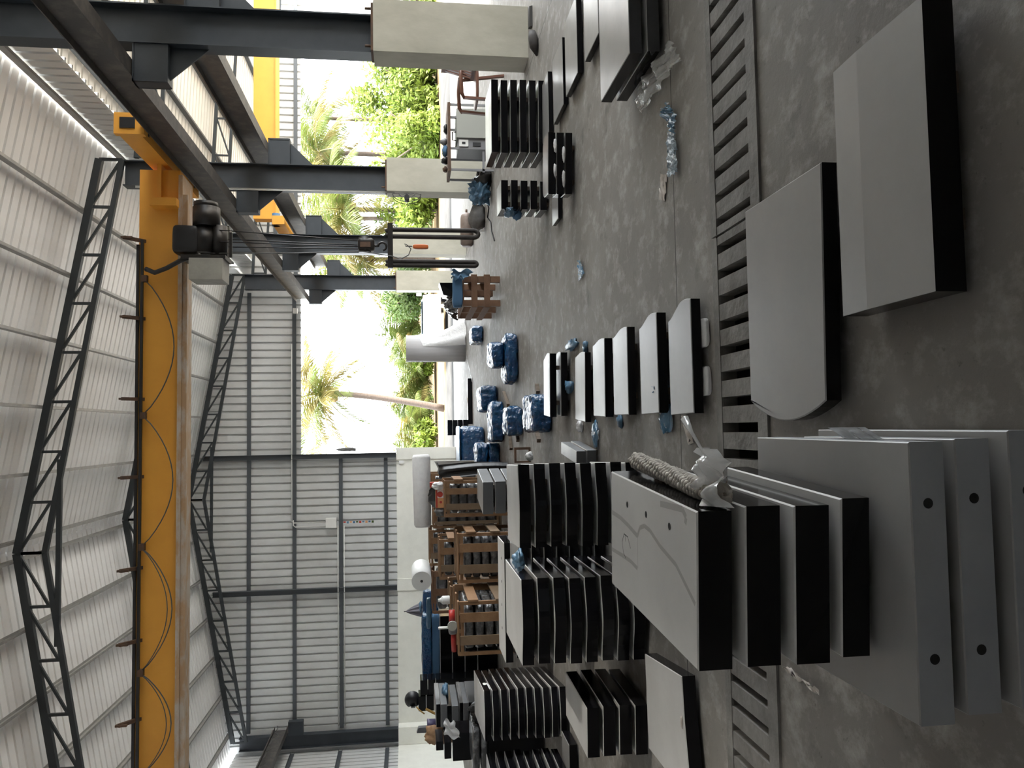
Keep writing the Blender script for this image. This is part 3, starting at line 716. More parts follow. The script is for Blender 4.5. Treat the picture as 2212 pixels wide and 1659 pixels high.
# narrow stack showing in the gap between the two tall ones
o = Vector((-.80, 5.95)); u = Vector((-1, 0)); v = Vector((0, 1))
for k in range(7):
    z1 = .70-k*.098
    slab('headstone_slab', outline(o, u, v, .26, .5), z1-.07, z1, BLK, ('top' if k == 0 else ORD[k]+' from top')+' slab of the narrow stack seen in the gap between the two tall stacks', 'slabs of the narrow stack in the gap', .026, frame=(o, u, v, .26, .5))
# long drilled slab lying on a pile behind the tall stack
y = 6.5; NR = Yp(1088, 1173, y); NL = Yp(1090, 1432, y)
zt = NR.z; o = Vector((NR.x, y)); u = Vector((-1, 0)); v = Vector((0, 1)); W = NR.x-NL.x
q = slab('headstone_slab', outline(o, u, v, W, .46), zt-.065, zt, PALE, 'long slab with four drilled holes lying between the crates and tall stack', None, .024, frame=(o, u, v, W, .46))
for a in (.16, .36, .56, .76):
    c = o+u*(W*a)+v*.2; link('drilled_hole', MB().cyl((c.x, c.y, zt-.01), (c.x, c.y, zt+.0012), .012, 10), 'ghole', q)
for k in range(6):
    z1 = zt-.089-k*.105
    slab('headstone_slab', outline(o, u, v, W*.96, .46, 'rect', 0, .02*random.random()), z1-.08 if k < 5 else .03, z1, BLK, ORD[k]+' slab beneath the long drilled slab', 'slabs under the drilled slab', .024, frame=(o, u, v, W*.96, .46))
# grey stack before the crates
E8 = stack((1043, 1042), (1043, 1111), (1031, 1023), 0, 6, .16, 'grey stack standing before the crate with the cartons', 'rect', 0, .03, GRY, y0=8.0)
# pair of small grey slabs by the headstone row
E9 = stack((1245, 975), (1245, 1003), (1212, 972), 1300, 2, .12, 'small light grey pair beyond the tall black stack', 'rect', 0, .03, GRY, y0=6.15)
# slab lying by the drain at the left
zt = .095; P = [Zp(1472, 1461, zt), Zp(1478, 1560, zt), Zp(1487, 1659, zt), Zp(1492, 1735, zt), Zp(1401, 1616, zt), Zp(1393, 1412, zt)]
slab('headstone_slab', [(q.x, q.y) for q in P], .02, zt, PALE, 'single black slab with a chipped edge on the floor between stacks and drain', None, 0)
solo('wooden_block', MB().box(P[0].x-.5, P[0].x-.1, P[0].y+.1, P[0].y+.16, 0, .02), 'spacer', 'thin wooden block under the single slab with a chipped edge', 'wood block')
mb = MB(); c_ = Zp(1478, 1555, zt)
solo('stone_chip', MB().lump((c_.x-.02, c_.y+.03, zt+.004), (.03, .010, .006), 4), 'paper', 'small pale scrap lying on the edge of the single black slab', 'scrap')
# small slab at the photo edge
NR = Zp(1229, 1610, .09); FR = Zp(1213, 1586, .09)
slab('headstone_slab', outline(Vector((NR.x, NR.y)), Vector((-1, 0)), Vector((0, 1)), .5, .35), .015, .09, BLK, 'small black slab on the floor at the photo edge beside the four-slab stack', None, 0)
# ---- right-hand stacks
D1 = stack((1060.5, 171), (1061.7, 328), (1048, 205), 1177, 6, .27, 'six-slab stack in front of the brown chair', 'rect', 0)
D2 = stack((1082, 389), (1082.5, 451), (1073, 425), 1181, 5, .28, 'five-slab stack with blue rags tucked in', 'rect', 0)
D3 = stack((1183.5, 286), (1183.5, 419), (1172.4, 300), 1236, 3, .14, 'low rounded stack with white packing in its joints', 'round', .10)
for k, (a, dz, w) in enumerate(((.32, 1, .10), (.45, 2, .12), (.72, 1, .10), (.85, 2, .13))):
    q = D3['o']+D3['u']*(D3['W']*(a-.1)); z = D3['zt']-D3['p']*dz+D3['p']*.01
    solo('foam_strip', MB().lump((q.x, q.y-.012, z+.012), (w*.6, .022, .016), k, .4, 4, n=8), 'foam', ['white packing in the upper joint of the rounded stack, pier side', 'white packing in the lower joint of the rounded stack, pier side', 'white packing in the upper joint of the rounded stack, away from the piers', 'white packing in the lower joint of the rounded stack, away from the piers'][k], 'packing', 'packing strips in the rounded stack')
# dusty tile-like flats along the right
for (nx, x0, x1, y0, y1, zt, lab) in ((0, 3.05, 3.68, 7.80, 8.20, .06, 'flat slab lying closest to the six-slab stack'), (1, 3.02, 3.66, 7.05, 7.55, .055, 'second flat slab on the floor after the six-slab stack'),
                                     (2, 3.02, 3.70, 6.40, 6.90, .06, 'third flat slab on the floor before the nearest pier'), (3, 2.98, 3.75, 5.65, 6.12, .06, 'flat slab lying closest to the two-slab grey stack'), (4, 2.05, 2.35, 7.45, 7.75, .05, 'small flat slab poking out behind the rounded stack')):
    slab('flat_slab', [(x0, y0), (x1, y0), (x1, y1), (x0, y1)], .012, zt, BLK, lab, 'flat slabs on the floor at the right', .012, frame=(Vector((x1, y0)), Vector((-1, 0)), Vector((0, 1)), x1-x0, y1-y0))
# two-slab grey stack at the photo's upper edge
zt = .205; o = Vector((3.05, 4.36)); u = Vector((-1, 0)); v = Vector((0, 1))
for k in range(2):
    z1 = zt-k*.098
    slab('headstone_slab', outline(o, u, v, .86, .70, 'rect', 0, .0, .0 if k == 0 else -.03), z1-.075, z1, ('gtop', 'gblk', 'gsawn'), ('upper' if k == 0 else 'lower')+' thick slab of the pair standing on the clear plastic sheet', 'pair on the clear sheet', .023 if k == 0 else .03, frame=(o, u, v, .86, .70))
# ---- foreground right: two big slabs lying beside the drain
mb = MB(); x0, x1 = .345, 1.15
pr = [(1.90, .03), (1.90, .12), (2.215, .12), (2.36, .113), (2.36, .03)]
i = mb.add([(x0, y, z) for y, z in pr]); j = mb.add([(x1, y, z) for y, z in pr]); n = len(pr)
for k in range(n): mb.face((i+k, j+k, j+(k+1) % n, i+(k+1) % n), 0 if k in (1, 2) else 1)
mb.face([i+k for k in range(n)], 1); mb.face([j+k for k in reversed(range(n))], 1)
q = solo('granite_slab', mb, BLK, 'large grey-topped slab overlapping the curved-end headstone, nearest the camera of the loose floor slabs', 'stone slab')
for x in (.55, .93): link('spacer', MB().box(x-.03, x+.03, 1.93, 2.3, 0, .03), 'spacer', q)
zt = .09
P = [(.90, 2.50), (.90, 3.11), (.11, 3.13), (.055, 3.0), (.035, 2.85), (.045, 2.72), (.075, 2.60), (.085, 2.53)]
P2 = [(.90, 2.50), (.90, 3.12), (.10, 3.13)]
for k in range(13):
    t = k/12; y = 3.13-.60*t; P2.append((.10-.075*math.sin(math.pi*t)**.9*(1.0) + (-.02*t), y))
slab('headstone', P2, .032, zt, BLK, 'large grey-topped headstone with a curved end, lying against the drain covers', None, .032, 'headstone', (Vector((.90, 2.5)), Vector((-1, 0)), Vector((0, 1)), .8, .6))
# ---- foreground left: drilled grey stack and the black stack standing on it
def from_px(NR, NL, FR, z): return frame_of(Zp(*NR, z), Zp(*NL, z), Zp(*FR, z))
cs = []
for k, (NR, NL, FR, zt) in enumerate((((1962, 955), (1988, 1570), (1635, 935), .33), ((2061, 948), (2090, 1545), (1735, 932), .217), ((2176, 930), (2206, 1532), (1767, 930), .104))):
    o, u, v, W, D = from_px(NR, NL, FR, zt)
    z0 = zt-.088 if k < 2 else .016
    s = slab('granite_slab', outline(o, u, v, W, D), z0, zt, ('gtop', 'gfront'), ['top', 'middle', 'bottom'][k]+' slab of the thick grey drilled stack at the very front', 'grey drilled slabs at the front', .025 if k < 2 else .016, frame=(o, u, v, W, D), ch=.003)
    for a in (.22, .77):
        c = o+u*(W*a)-v*.0006; zc = z0+(zt-z0)*.5
        link('drilled_hole', MB().cyl((c.x, c.y, zc), (c.x+v.x*.01, c.y+v.y*.01, zc), .0125, 16), 'ghole', s)
    cs.append((o, u, v, W, D))
zB = .356
y0 = Zp(1505, 1105, .777).y
Bp = [((1505, 1105), (1507, 1450), (1320, 1027), .777), ((1609, 1094), (1612, 1441), (1394, 1003), .661), ((1715, 1093), (1718, 1436), (1480, 1006), .545), ((1816, 1077), (1818, 1420), (1570, 1000), .429)]
bs = []
for k, (NR, NL, FR, zt) in enumerate(Bp):
    o, u, v, W, D = from_px(NR, NL, FR, zt)
    z0 = zt-.093 if k < 3 else .353
    s = slab('headstone_slab', outline(o, u, v, W, D), z0, zt, PALE, ['top slab with three drilled holes and damp smears in the stack with the rope', 'second slab of the stack with the rope, under the drilled one', 'third slab of the stack with the rope', 'bottom slab of the stack with the rope'][k], 'black slabs of the stack with the rope', .023, frame=(o, u, v, W, D))
    bs.append((o, u, v, W, D, s))
s = bs[0][5]
for q in ((1355, 1090), (1395.6, 1111.5), (1445.8, 1137)):
    c = Zp(*q, .777); link('drilled_hole', MB().cyl((c.x, c.y, .765), (c.x, c.y, .7775), .0105, 18), 'ghole', s)
def smear(pts, w, nm='smear', mat='mark', z=.7774):
    P = [Zp(*q, z) for q in pts]; m_ = MB()
    for k in range(len(P)-1):
        d = (P[k+1]-P[k]).normalized(); a = Vector((-d.y, d.x, 0))*w/2
        i = m_.add([P[k]-a, P[k+1]-a, P[k+1]+a, P[k]+a]); m_.face((i, i+1, i+2, i+3))
    link(nm, m_, mat, s)
smear([(1322, 1106), (1340, 1118), (1357, 1135), (1377, 1158)], .016)
smear([(1377, 1158), (1382, 1140), (1392, 1136), (1404, 1146), (1426, 1180), (1460, 1220), (1502, 1306)], .014)
smear([(1322, 1186), (1345, 1200), (1362, 1212), (1377, 1228)], .014)
smear([(1426, 1088), (1450, 1094), (1474, 1100), (1482, 1118), (1480, 1132)], .018)
smear([(1377, 1158), (1378, 1228)], .004)
smear([(1362, 1185), (1356, 1160), (1348, 1153), (1344, 1170), (1347, 1195), (1352, 1206)], .003, 'pencil_mark', 'ghole')
smear([(1350, 1154), (1351, 1170)], .003, 'pencil_mark', 'ghole')
# rope lying on the ledge of the second slab
o1, u1, v1, W1, D1_, _ = bs[0]
def rp(t):
    a = o1+v1*(.03+t*(D1_*.92)); return Vector((a.x+.036-.006*math.sin(t*5), a.y, .661+.030+.004*math.sin(t*9)))
mb = MB()
for ph in range(5):
    pts = []; rs = []
    for k in range(121):
        t = k/120; c = rp(t); a = t*38+ph*2*math.pi/5
        pts.append(c+Vector((math.cos(a)*.018, 0, math.sin(a)*.017+.0))); rs.append(.0125+.0035*math.sin(k*2.1+ph))
    mb.tube(pts, .012, 7, 0, True, rs)
solo('rope', mb, 'rope', 'thick knotted white cotton rope lying along the black stack in the foreground', 'rope')
def gp(t, z): c = rp(t); return c
for t, lab in ((.72, 'small wooden block beside the far part of the rope'), (.30, 'small wooden block beside the near part of the rope')):
    c = rp(t); a = o1+v1*(.03+t*(D1_*.92))
    solo('wooden_block', MB().box(a.x-.06, a.x+.014, c.y-.04, c.y+.05, .661, .683), 'crate2' if t > .5 else 'crate', lab, 'wood block', 'wood blocks by the rope')
c = rp(.0)
solo('plastic_scrap', MB().grid(lambda a, b: Vector((c.x-.03+.15*a, c.y-.05+.16*b+.02*math.sin(a*9), .664+.05*abs(math.sin(a*4+b*3))+.03*noise.noise(Vector((a*5, b*5, 1))) + .02)), 14, 14), 'milky', 'crumpled milky plastic at the near end of the rope', 'plastic scrap')
mb = MB().tube([(c.x+.06, c.y+.02, .70), (c.x+.11, c.y+.06, .72), (c.x+.16, c.y+.10, .735), (c.x+.20, c.y+.14, .74)], .008, 6, rs=[.010, .004, .006, .013])
solo('plastic_tie', mb, 'milky', 'twisted strip of clear plastic jutting out beside the rope end', 'plastic scrap')
o, u, v, W, D = cs[1]
c = o+v*(D*.45)
solo('tape_scrap', MB().grid(lambda a, b: Vector((c.x-.02+.05*a, c.y-.09+.2*b, .222+.075*a+.012*math.sin(b*17)*a)), 6, 16), 'milky', 'white and blue tape folded over the edge of the grey drilled stack', 'tape scrap')
# ================================================================== crates with film-wrapped slabs
def crate(x0, x1, y0, y1, z0, z1, label, nslab, slabdesc, mat='crate', fboards=(.24, .75), nside=3, side=True, top=True, legs=0.):
    t = thing('wooden_crate', ((x0+x1)/2, (y0+y1)/2, z0), label, 'crate', 'wooden slab crates')
    w = .036; th = .018; W = x1-x0; H = z1-z0
    for x in (x0+w/2, x1-w/2):
        for y in (y0+w/2+th, y1-w/2-th): link('corner_post', MB().box(x-w/2, x+w/2, y-w/2, y+w/2, z0, z1), mat, t)
    for y in (y0+th, y1-th-w):
        for z in (z0+.0, z1-w-.01): link('rail', MB().box(x0+w, x1-w, y, y+w, z, z+w), mat, t)
    bw = min(.105, W*.17)
    for k, f in enumerate(fboards):
        c = x0+bw/2+f*(W-bw); link('front_board', MB().box(c-bw/2 if 0 < f < 1 else c-bw*.32 if f == 1 else c-bw/2, c+bw/2 if 0 < f < 1 else c+bw/2 if f == 1 else c+bw*.0-bw*.1, y0, y0+th, z0+.01, z1-.005), mat if k % 2 else ('crate2' if mat == 'crate' else mat), t)
    if side:
        for k in range(nside):
            zc = z0+H*(k+.75)/(nside+.25)
            link('side_board', MB().box(x1-th+.018, x1+.018, y0+.01, y1-.01, zc-.055, zc+.055), ('crate', 'crate2', 'crate')[k % 3] if mat == 'crate' else mat, t)
    if top:
        for k in range(3):
            yc = y0+.07+(y1-y0-.14)*k/2
            link('top_board', MB().box(x0, x1, yc-.045, yc+.045, z1, z1+th), mat, t)
    zz = z0+w+.004; n = nslab; p = (H-.09)/n
    for k in range(n):
        a, b = zz+k*p, zz+(k+1)*p-.006
        solo('wrapped_slab', MB().pillow(x0+.04, x1-.04, y0+.03, y1-.075, a, b, k+int(x0*10), .005, 7, 8, 0, 0, 9), 'wrapblack', '%s film-wrapped stone slab inside the %s' % ('bottom' if k == 0 else 'top' if k == n-1 else ORD[n-1-k]+' from top', slabdesc), 'stone slab', 'wrapped slabs in the '+slabdesc)
    return t
def cr_px(pt, pr, pl, y, d, label, n, sd, z0=0.0, **kw):
    x0, x1, _, z1 = fr(pt, pt+10, pr, pl, y); z1 = Yp(pt, (pr+pl)/2, y).z
    crate(x0, x1, y, y+d, z0, z1, label, n, sd, **kw); return x0, x1, y, y+d, z1
K1 = cr_px(963, 1039, 1118, 9.6, .7, 'wooden crate carrying the red and orange cartons', 9, 'crate with the cartons on top', z0=.05)
K2 = cr_px(992, 1153, 1261, 9.1, .75, 'large wooden crate with four boards, directly behind the tall stack with blue plastic', 8, 'large crate behind the blue-cornered stack', z0=.05)
K3 = cr_px(952, 1166, 1253, 11.2, .7, 'smaller reddish crate behind the large crate', 8, 'smaller reddish crate', z0=.05)
K4 = cr_px(930, 1146, 1223, 13.2, .8, 'tall crate at the back next to the plinth and the short white roll', 8, 'tall crate near the plinth', z0=.05)
K5 = cr_px(936, 1234, 1326, 12.6, .8, 'dark brown crate under the short white foam roll', 6, 'dark brown crate', z0=.05, mat='crate3', fboards=(0, .5, 1.0))
K6 = cr_px(993, 1301, 1418, 8.4, 1.0, 'crate with the red tool on top, its boarded side facing the light', 8, 'crate with the red tool', z0=.05)
K7 = cr_px(976, 1268, 1330, 9.75, .7, 'crate with the white bottle standing on it', 7, 'crate under the white bottle', z0=.05, fboards=(0, 1.0))
K8 = cr_px(938, 1102, 1142, 13.1, .8, 'low crate under the end of the long foam roll nearer the short roll', 6, 'crate under the long roll, short-roll end', z0=.05)
K9 = cr_px(934, 1024, 1078, 13.2, .8, 'low crate under the end of the long foam roll nearer the tarpaulin', 6, 'crate under the long roll, tarpaulin end', z0=.05)
for K in (K1, K2, K3, K4, K5, K6, K7, K8, K9):   # pallet bearers
    pass
for K, lab in zip((K1, K2, K3, K4, K5, K6, K7, K8, K9), ('carton crate', 'large crate behind the blue-cornered stack', 'smaller reddish crate', 'tall crate near the plinth', 'dark brown crate', 'crate with the red tool', 'white bottle crate', 'crate under the long roll, short-roll end', 'crate under the long roll, tarpaulin end')):
    for k, f in enumerate((.12, .88)):
        yc = K[2]+(K[3]-K[2])*f
        solo('bearer', MB().box(K[0], K[1], yc-.05, yc+.05, 0, .05), 'crate2', ('front' if k == 0 else 'rear')+' timber bearer on the floor under the '+lab, 'bearer', 'timber bearers')
# ---- things on the crates
x0, x1, z0, z1 = fr(905, 932, 982, 1138, 13.5); zc = max(K8[4], K9[4])+.018
solo('foam_roll', MB().tube([(x1, 13.5, zc+.16), (x1-.05, 13.5, zc+.158), ((x0+x1)/2, 13.5, zc+.15), (x0+.04, 13.5, zc+.145), (x0, 13.5, zc+.145)], .14, 20, rs=[.13, .155, .15, .145, .12]), 'foam', 'long white foam roll lying across the back crates', 'foam roll')
x0, x1, z0, z1 = fr(907, 934, 1216, 1268, 13.0); zc = K5[4]+.018
t = thing('foam_roll', ((x0+x1)/2, 13.0, zc), 'short fat white roll with a dark core on the dark brown crate', 'foam roll')
xm = (x0+x1)/2
link('roll', MB().cyl((xm+.05, 13.35, zc+.16), (xm-.05, 12.75, zc+.16), .158, 28), 'white', t)
link('core', MB().cyl((xm-.05, 12.752, zc+.16), (xm-.051, 12.746, zc+.16), .022, 14), 'black', t)
x0, x1, z0, z1 = fr(938, 960, 996, 1018, 14.5)
solo('foam_board', MB().hexa([(x0, 14.5, 0), (x1, 14.4, 0), (x1, 14.46, 0), (x0, 14.56, 0), (x0-.0, 14.6, z1-.1), (x1, 14.5, z1), (x1, 14.56, z1), (x0, 14.66, z1-.1)]), 'white', 'white board leaning behind the tarpaulin end of the long foam roll', 'foam board')
# black tarpaulin over a hidden pile
x0, x1, _, z1 = fr(945, 1000, 1004, 1041, 12.0); z1 = Yp(944, 1022, 12).z
solo('tarpaulin', MB().grid(lambda a, b: Vector((x0-.02+(x1-x0+.04)*a+.02*math.sin(b*11), 12.0+.75*(b if b > .38 else .38)-.30+(.0 if b > .38 else (b-.38)*.25)+.03*math.sin(a*14+b*3), max(.03, (z1-.10*(1-a)-.02*math.sin(a*9) if b > .38 else (z1-.10*(1-a))*(b/.38)+.03*(1-b/.38))))), 20, 24), 'tarp', 'black tarpaulin hanging over a pile beside the crate with cartons', 'tarpaulin')
solo('stone_pile', MB().box(x0+.05, x1-.05, 12.18, 12.6, 0, z1-.16), 'gblk', 'dark pile hidden under the black tarpaulin', 'pile')
zt = K1[4]+.018; yk = K1[2]+.2
def bxp(name, pt, pb, pr, pl, y, d, z0, mats, lab, cat, top=None):
    a0, a1, _, b1 = fr(pt, pb, pr, pl, y)
    return a0, a1, y, y+d, z0, z0+(b1-_)
a0, a1, _, _, _, zz = bxp('', 946, 963, 1058, 1097, yk, .2, zt, None, '', '')
t = thing('carton', ((a0+a1)/2, yk, zt), 'orange and white carton with a red disc on the crate top', 'carton')
link('box', MB().box(a0, a1, yk, yk+.18, zt, zz), 'cartonorange', t)
link('print', joinmb(MB().box(a0+(a1-a0)*.55, a1-.004, yk-.002, yk, zt+.002, zz-.02), MB().box(a0+.002, a1-.004, yk-.002, yk, zz-.022, zz-.002, 1)), ('cartonwhite', 'redbox'), t)
cx = a0+(a1-a0)*.75
link('red_disc', MB().cyl((cx, yk-.002, zt+(zz-zt)*.45), (cx, yk-.004, zt+(zz-zt)*.45), .036, 20), 'redbox', t)
link('red_disc', MB().cyl((a0+.07, yk-.001, zt+.035), (a0+.07, yk-.004, zt+.035), .016, 14), 'redbox', t)
a0, a1, _, _, _, zz = bxp('', 932, 949, 1042, 1053, yk+.3, .2, zt, None, '', '')
t = thing('carton', ((a0+a1)/2, yk+.3, zt), 'small red carton with a white label on the crate top', 'carton')
link('box', MB().box(a0, a1, yk+.3, yk+.42, zt, zz+.06), 'redbox', t); link('label', MB().box(a0+.012, a1-.012, yk+.297, yk+.3, zt+.05, zz+.03), 'cartonwhite', t)
c = Yp(953, 1050, yk)
solo('plastic_bag', MB().lump((c.x, yk+.02, zt+.06), (.055, .05, .075), 11, .4), 'milky', 'white plastic bag between the two cartons', 'bag')
c = Yp(950, 1072, yk+.3)
solo('plastic_bag', MB().lump((c.x, yk+.36, zt+.07), (.15, .10, .10), 12, .3), 'tarp', 'black plastic bag behind the orange carton', 'bag')
c = Yp(955, 1106, yk)
solo('rag', MB().lump((c.x, yk+.05, zt+.045), (.06, .06, .06), 13, .4), 'sack', 'dark crumpled rag against the orange carton on its other side from the bag', 'rag')
# bottle, white tube, red tool
z = K7[4]+.018; c = Yp(965, 1296, K7[2]+.15)
t = thing('bottle', (c.x, K7[2]+.15, z), 'white plastic bottle with a tapered neck on a crate', 'bottle')
link('body', MB().lathe((c.x, K7[2]+.15, z), [(.05, 0), (.052, .01), (.052, .085), (.045, .10)]), 'white', t)
link('neck', MB().lathe((c.x, K7[2]+.15, z+.10), [(.040, 0), (.022, .02), (.020, .045)], 14), 'white', t)
z = K6[4]+.018; yk = K6[2]+.16; c = Yp(985, 1355, yk)
t = thing('power_tool', (c.x, yk, z), 'red and grey angle grinder lying on the crate top', 'power tool')
link('handle', MB().tube([(c.x-.26, yk+.02, z+.035), (c.x-.14, yk+.02, z+.037), (c.x-.05, yk, z+.04)], .03, 12, rs=[.026, .03, .028]), 'red', t)
link('head', MB().pillow(c.x-.07, c.x+.06, yk-.05, yk+.05, z, z+.09, 3, .003, 5, 8), 'cabdark', t)
link('disc_guard', MB().cyl((c.x+.03, yk-.07, z+.055), (c.x+.03, yk-.05, z+.055), .05, 18), 'cabinet', t)
link('side_grip', MB().tube([(c.x, yk, z+.08), (c.x, yk, z+.20)], .014, 10), 'white', t)
link('body', MB().tube([(c.x+.05, yk+.05, z+.05), (c.x+.17, yk+.07, z+.05)], .035, 12), 'red', t)
# ---- black piles with blue bundles in front of the plinth
y = 14.0
x0, x1, z0, z1 = fr(951, 1003, 1330, 1490, y)
bl = [(x0, x1, z1-.20, z1), (x0, x1, z1-.42, z1-.215), (x0, x1, z1-.64, z1-.435), (x0, x1, .02, z1-.655)]
for k, (a0, a1, b0, b1) in enumerate(bl):
    solo('stone_block', MB().prism([(a0, y), (a1, y), (a1, y+.6), (a0, y+.6)], b0, b1, 0, 1), ('foam', 'gblk'), ['top', 'second', 'third', 'bottom'][k]+' black block of the pile under the blue bundles', 'stone block', 'black blocks under the blue bundles')
zz = z1+.004
x0, x1, _, _ = fr(932, 948, 1330, 1469, y)
RZ0 = zz
B = [(x0, x1, zz, zz+.135, 'bluesheet', 'lower blue foam-board bundle on the black pile before the plinth', y+.04),
     (x0, x1+.02, zz+.14, zz+.31, 'blue', 'upper blue-wrapped bundle with a ragged pale end before the plinth', y+.02),
     (x0-.0, x1+.36, zz, zz+.29, 'blue', 'rear blue-wrapped bundle showing behind the upper one', y+.34)]
for k, (a0, a1, b0, b1, mt, lab, yy) in enumerate(B):
    solo('wrapped_bundle', MB().pillow(a0, a1, yy, yy+.28, b0, b1, 20+k, .012, 9, 12, 0, 0, 6), mt, lab, 'bundle', 'blue bundles before the plinth')
c = Yp(923, 1313, y)
solo('plastic_scrap', MB().lump((c.x, y+.12, zz+.325), (.09, .07, .03), 31, .4, 3), 'bluelight', 'pale blue torn plastic on the end of the upper blue bundle', 'plastic scrap')
c = Yp(925, 1300, y)
solo('wrapped_bundle', MB().pillow(c.x-.28, c.x+.22, 13.2, 13.38, K5[4]+.02, K5[4]+.10, 33, .01, 6, 12), 'bluelight', 'thin pale blue bundle behind the short white roll', 'bundle')
# umbrella
a = Yp(876, 1321, 14.9); b = Yp(914, 1316, 14.9); up_ = (a-b)
t = thing('umbrella', (b.x, 14.9, .6), 'closed grey umbrella standing point up behind the blue bundles', 'umbrella')
mb = MB(); n = 16; base = b-up_*.3; L = (a-base)
def um(u, v):
    th = 2*math.pi*u; r = (.15*(1-v)**.8*(1+.22*math.cos(8*th))+.004)*(1 if v > .12 else .75+.25*v/.12)
    c = base+L*v; return c+Vector((math.cos(th)*r, math.sin(th)*r, 0))
mb.grid(um, 48, 14, 0, True, True); link('canopy', mb, 'umbrella', t)
link('shaft', MB().tube([base-L.normalized()*.5, base, a+L.normalized()*.03], .008, 8), 'black', t)
# black boxes, helmet
y = 13.4
x0, x1, _, z1 = fr(905, 940, 1468, 1537, y); z1 = Yp(904, 1500, y).z
W = (x1-x0)
k = 0
for r in range(3):
    for cidx in range(2):
        a0 = x0+W*cidx*.5+.01; a1 = a0+W*.5-.02; b1 = z1-.13*r-(.03 if cidx else 0); 
        solo('stone_block', MB().prism([(a0, y), (a1, y), (a1, y+.34), (a0, y+.34)], b1-.122 if r < 2 else .02, b1, 0, 1), ('gblk', 'gblk'), '%s polished black block under the helmet, in the column beside the %s' % (('upper', 'middle', 'lower')[r], ('yellow strap', 'blue bundles')[cidx]), 'stone block', 'polished blocks under the helmet'); k += 1
zt = z1
c = Yp(893, 1512, y+.12); z0 = zt+.004
t = thing('helmet', (c.x, y+.15, z0), 'black motorcycle helmet on top of the polished black blocks', 'helmet')
mb = MB()
def hel(u, v):
    th = 2*math.pi*u; ph = math.pi*(.02+.80*v); r = .125*(1-.30*max(0, math.cos(th-3.5))*max(0, math.sin((v-.42)/.36*math.pi) if .42 < v < .78 else 0))
    return Vector((c.x+r*math.cos(th)*math.sin(ph)*1.08, y+.15+r*math.sin(th)*math.sin(ph)*.95, z0+.095+r*math.cos(ph)*1.05))
mb.grid(hel, 28, 16, 0, True, True); shl = link('shell', mb, 'black', t)
link('visor', MB().grid(lambda a, b: Vector((c.x-.128*math.cos((a-.5)*1.9), y+.15-.118*math.sin((a-.5)*1.9)-.03, z0+.05+.07*b)), 10, 5), 'gblk', shl)
link('chin_strap', MB().tube([(c.x-.09, y+.04, z0+.03), (c.x-.13, y-.01, z0-.02), (c.x-.19, y-.02, z0-.10)], .012, 6), 'yellow', t)
p1 = Yp(931, 1536, y-.03); p2 = Yp(935, 1546, y-.03)
solo('strap', MB().tube([(p1.x+.04, y-.03, z0-.12), (p1.x-.03, y-.04, z0-.25), (p1.x-.08, y-.05, z0-.36)], .022, 8), 'yellow', 'yellow strap hanging beside the polished black blocks', 'strap')
# grey slab pairs
y = 10.8
for k, (pt, pb, pr, pl) in enumerate(((942, 963, 1521, 1570), (966, 986, 1528, 1576), (993, 1007, 1521, 1569))):
    x0, x1, z0, z1 = fr(pt, pb, pr, pl, y)
    if k == 0: ref = x0, x1
    x0, x1 = ref
    th = (z1-z0)*.5
    zt = Yp(pt, 1545, y).z; nxt = (966, 991, 1012)[k]; zb = Yp(nxt, 1545, y).z
    h = (zt-zb); off = (0, -.03, .0)[k]
    solo('headstone_slab', MB().prism([(x0+off, y), (x1+off, y), (x1+off, y+.9), (x0+off, y+.9)], zt-h*.40, zt, 0, 1), BLK, ORD[k]+' black slab in the pile of paired grey and black slabs', 'stone slab', 'paired slabs')
    solo('headstone_slab', MB().prism([(x0+off, y-.02), (x1+off, y-.02), (x1+off, y+.88), (x0+off, y+.88)], zb+.004, zt-h*.42, 0, 1), GRY, ORD[k]+' grey slab in the pile of paired grey and black slabs', 'stone slab', 'paired slabs')
zt = zb; 
for k in range(3):
    zz = zt-.002-k*zt/3
    solo('stone_block', MB().prism([(x0, y), (x1, y), (x1, y+.9), (x0, y+.9)], zz-zt/3+.004, zz, 0, 1), BLK, ('upper', 'middle', 'lowest')[k]+' black block carrying the pile of paired slabs', 'stone block', 'blocks under paired slabs')
c = Yp(963, 1491, y+.5)
solo('plastic_scrap', MB().lump((ref[1]+.02, y+.45, Yp(962, 1491, y+.5).z), (.10, .12, .05), 41, .4, 3), 'bluelight', 'light blue plastic stuck on the pile of paired slabs', 'plastic scrap')
# tub, kraft paper, cloth, blocks near the left photo edge
y = 11.6
x0, x1, z0, z1 = fr(926, 941, 1560, 1585, y)
solo('stone_block', MB().box(x0-.15, x1+.05, y-.1, y+.4, .0, z0-.12), 'gblk', 'black block carrying the violet tub and kraft paper', 'stone block')
solo('tub', MB().lathe(((x0+x1)/2, y+.1, z0-.116), [(.07, 0), (.085, .02), (.09, .20), (.095, .23), (.085, .235)]), 'purple', 'dark violet tub behind the crumpled kraft paper', 'tub')
c = Yp(940, 1592, y-.15)
solo('kraft_paper', MB().lump((c.x-.02, y+.0, z0+.0), (.14, .10, .14), 51, .45, 2.4), 'palebrown', 'crumpled brown kraft paper on the pile near the photo edge', 'paper')
c = Yp(908, 1578, 13.2)
solo('stone_block', MB().hexa([(c.x-.05, 13.2, .9), (c.x+.05, 13.2, .9), (c.x+.05, 13.3, .9), (c.x-.05, 13.3, .9), (c.x-.04, 13.2, c.z+.06), (c.x+.04, 13.2, c.z+.03), (c.x+.04, 13.3, c.z+.03), (c.x-.04, 13.3, c.z+.06)]).box(c.x-.2, c.x+.2, 13.15, 13.4, 0, .9), 'ggrey', 'small grey stone sticking up by the plinth corner', 'stone block')
y = 9.8
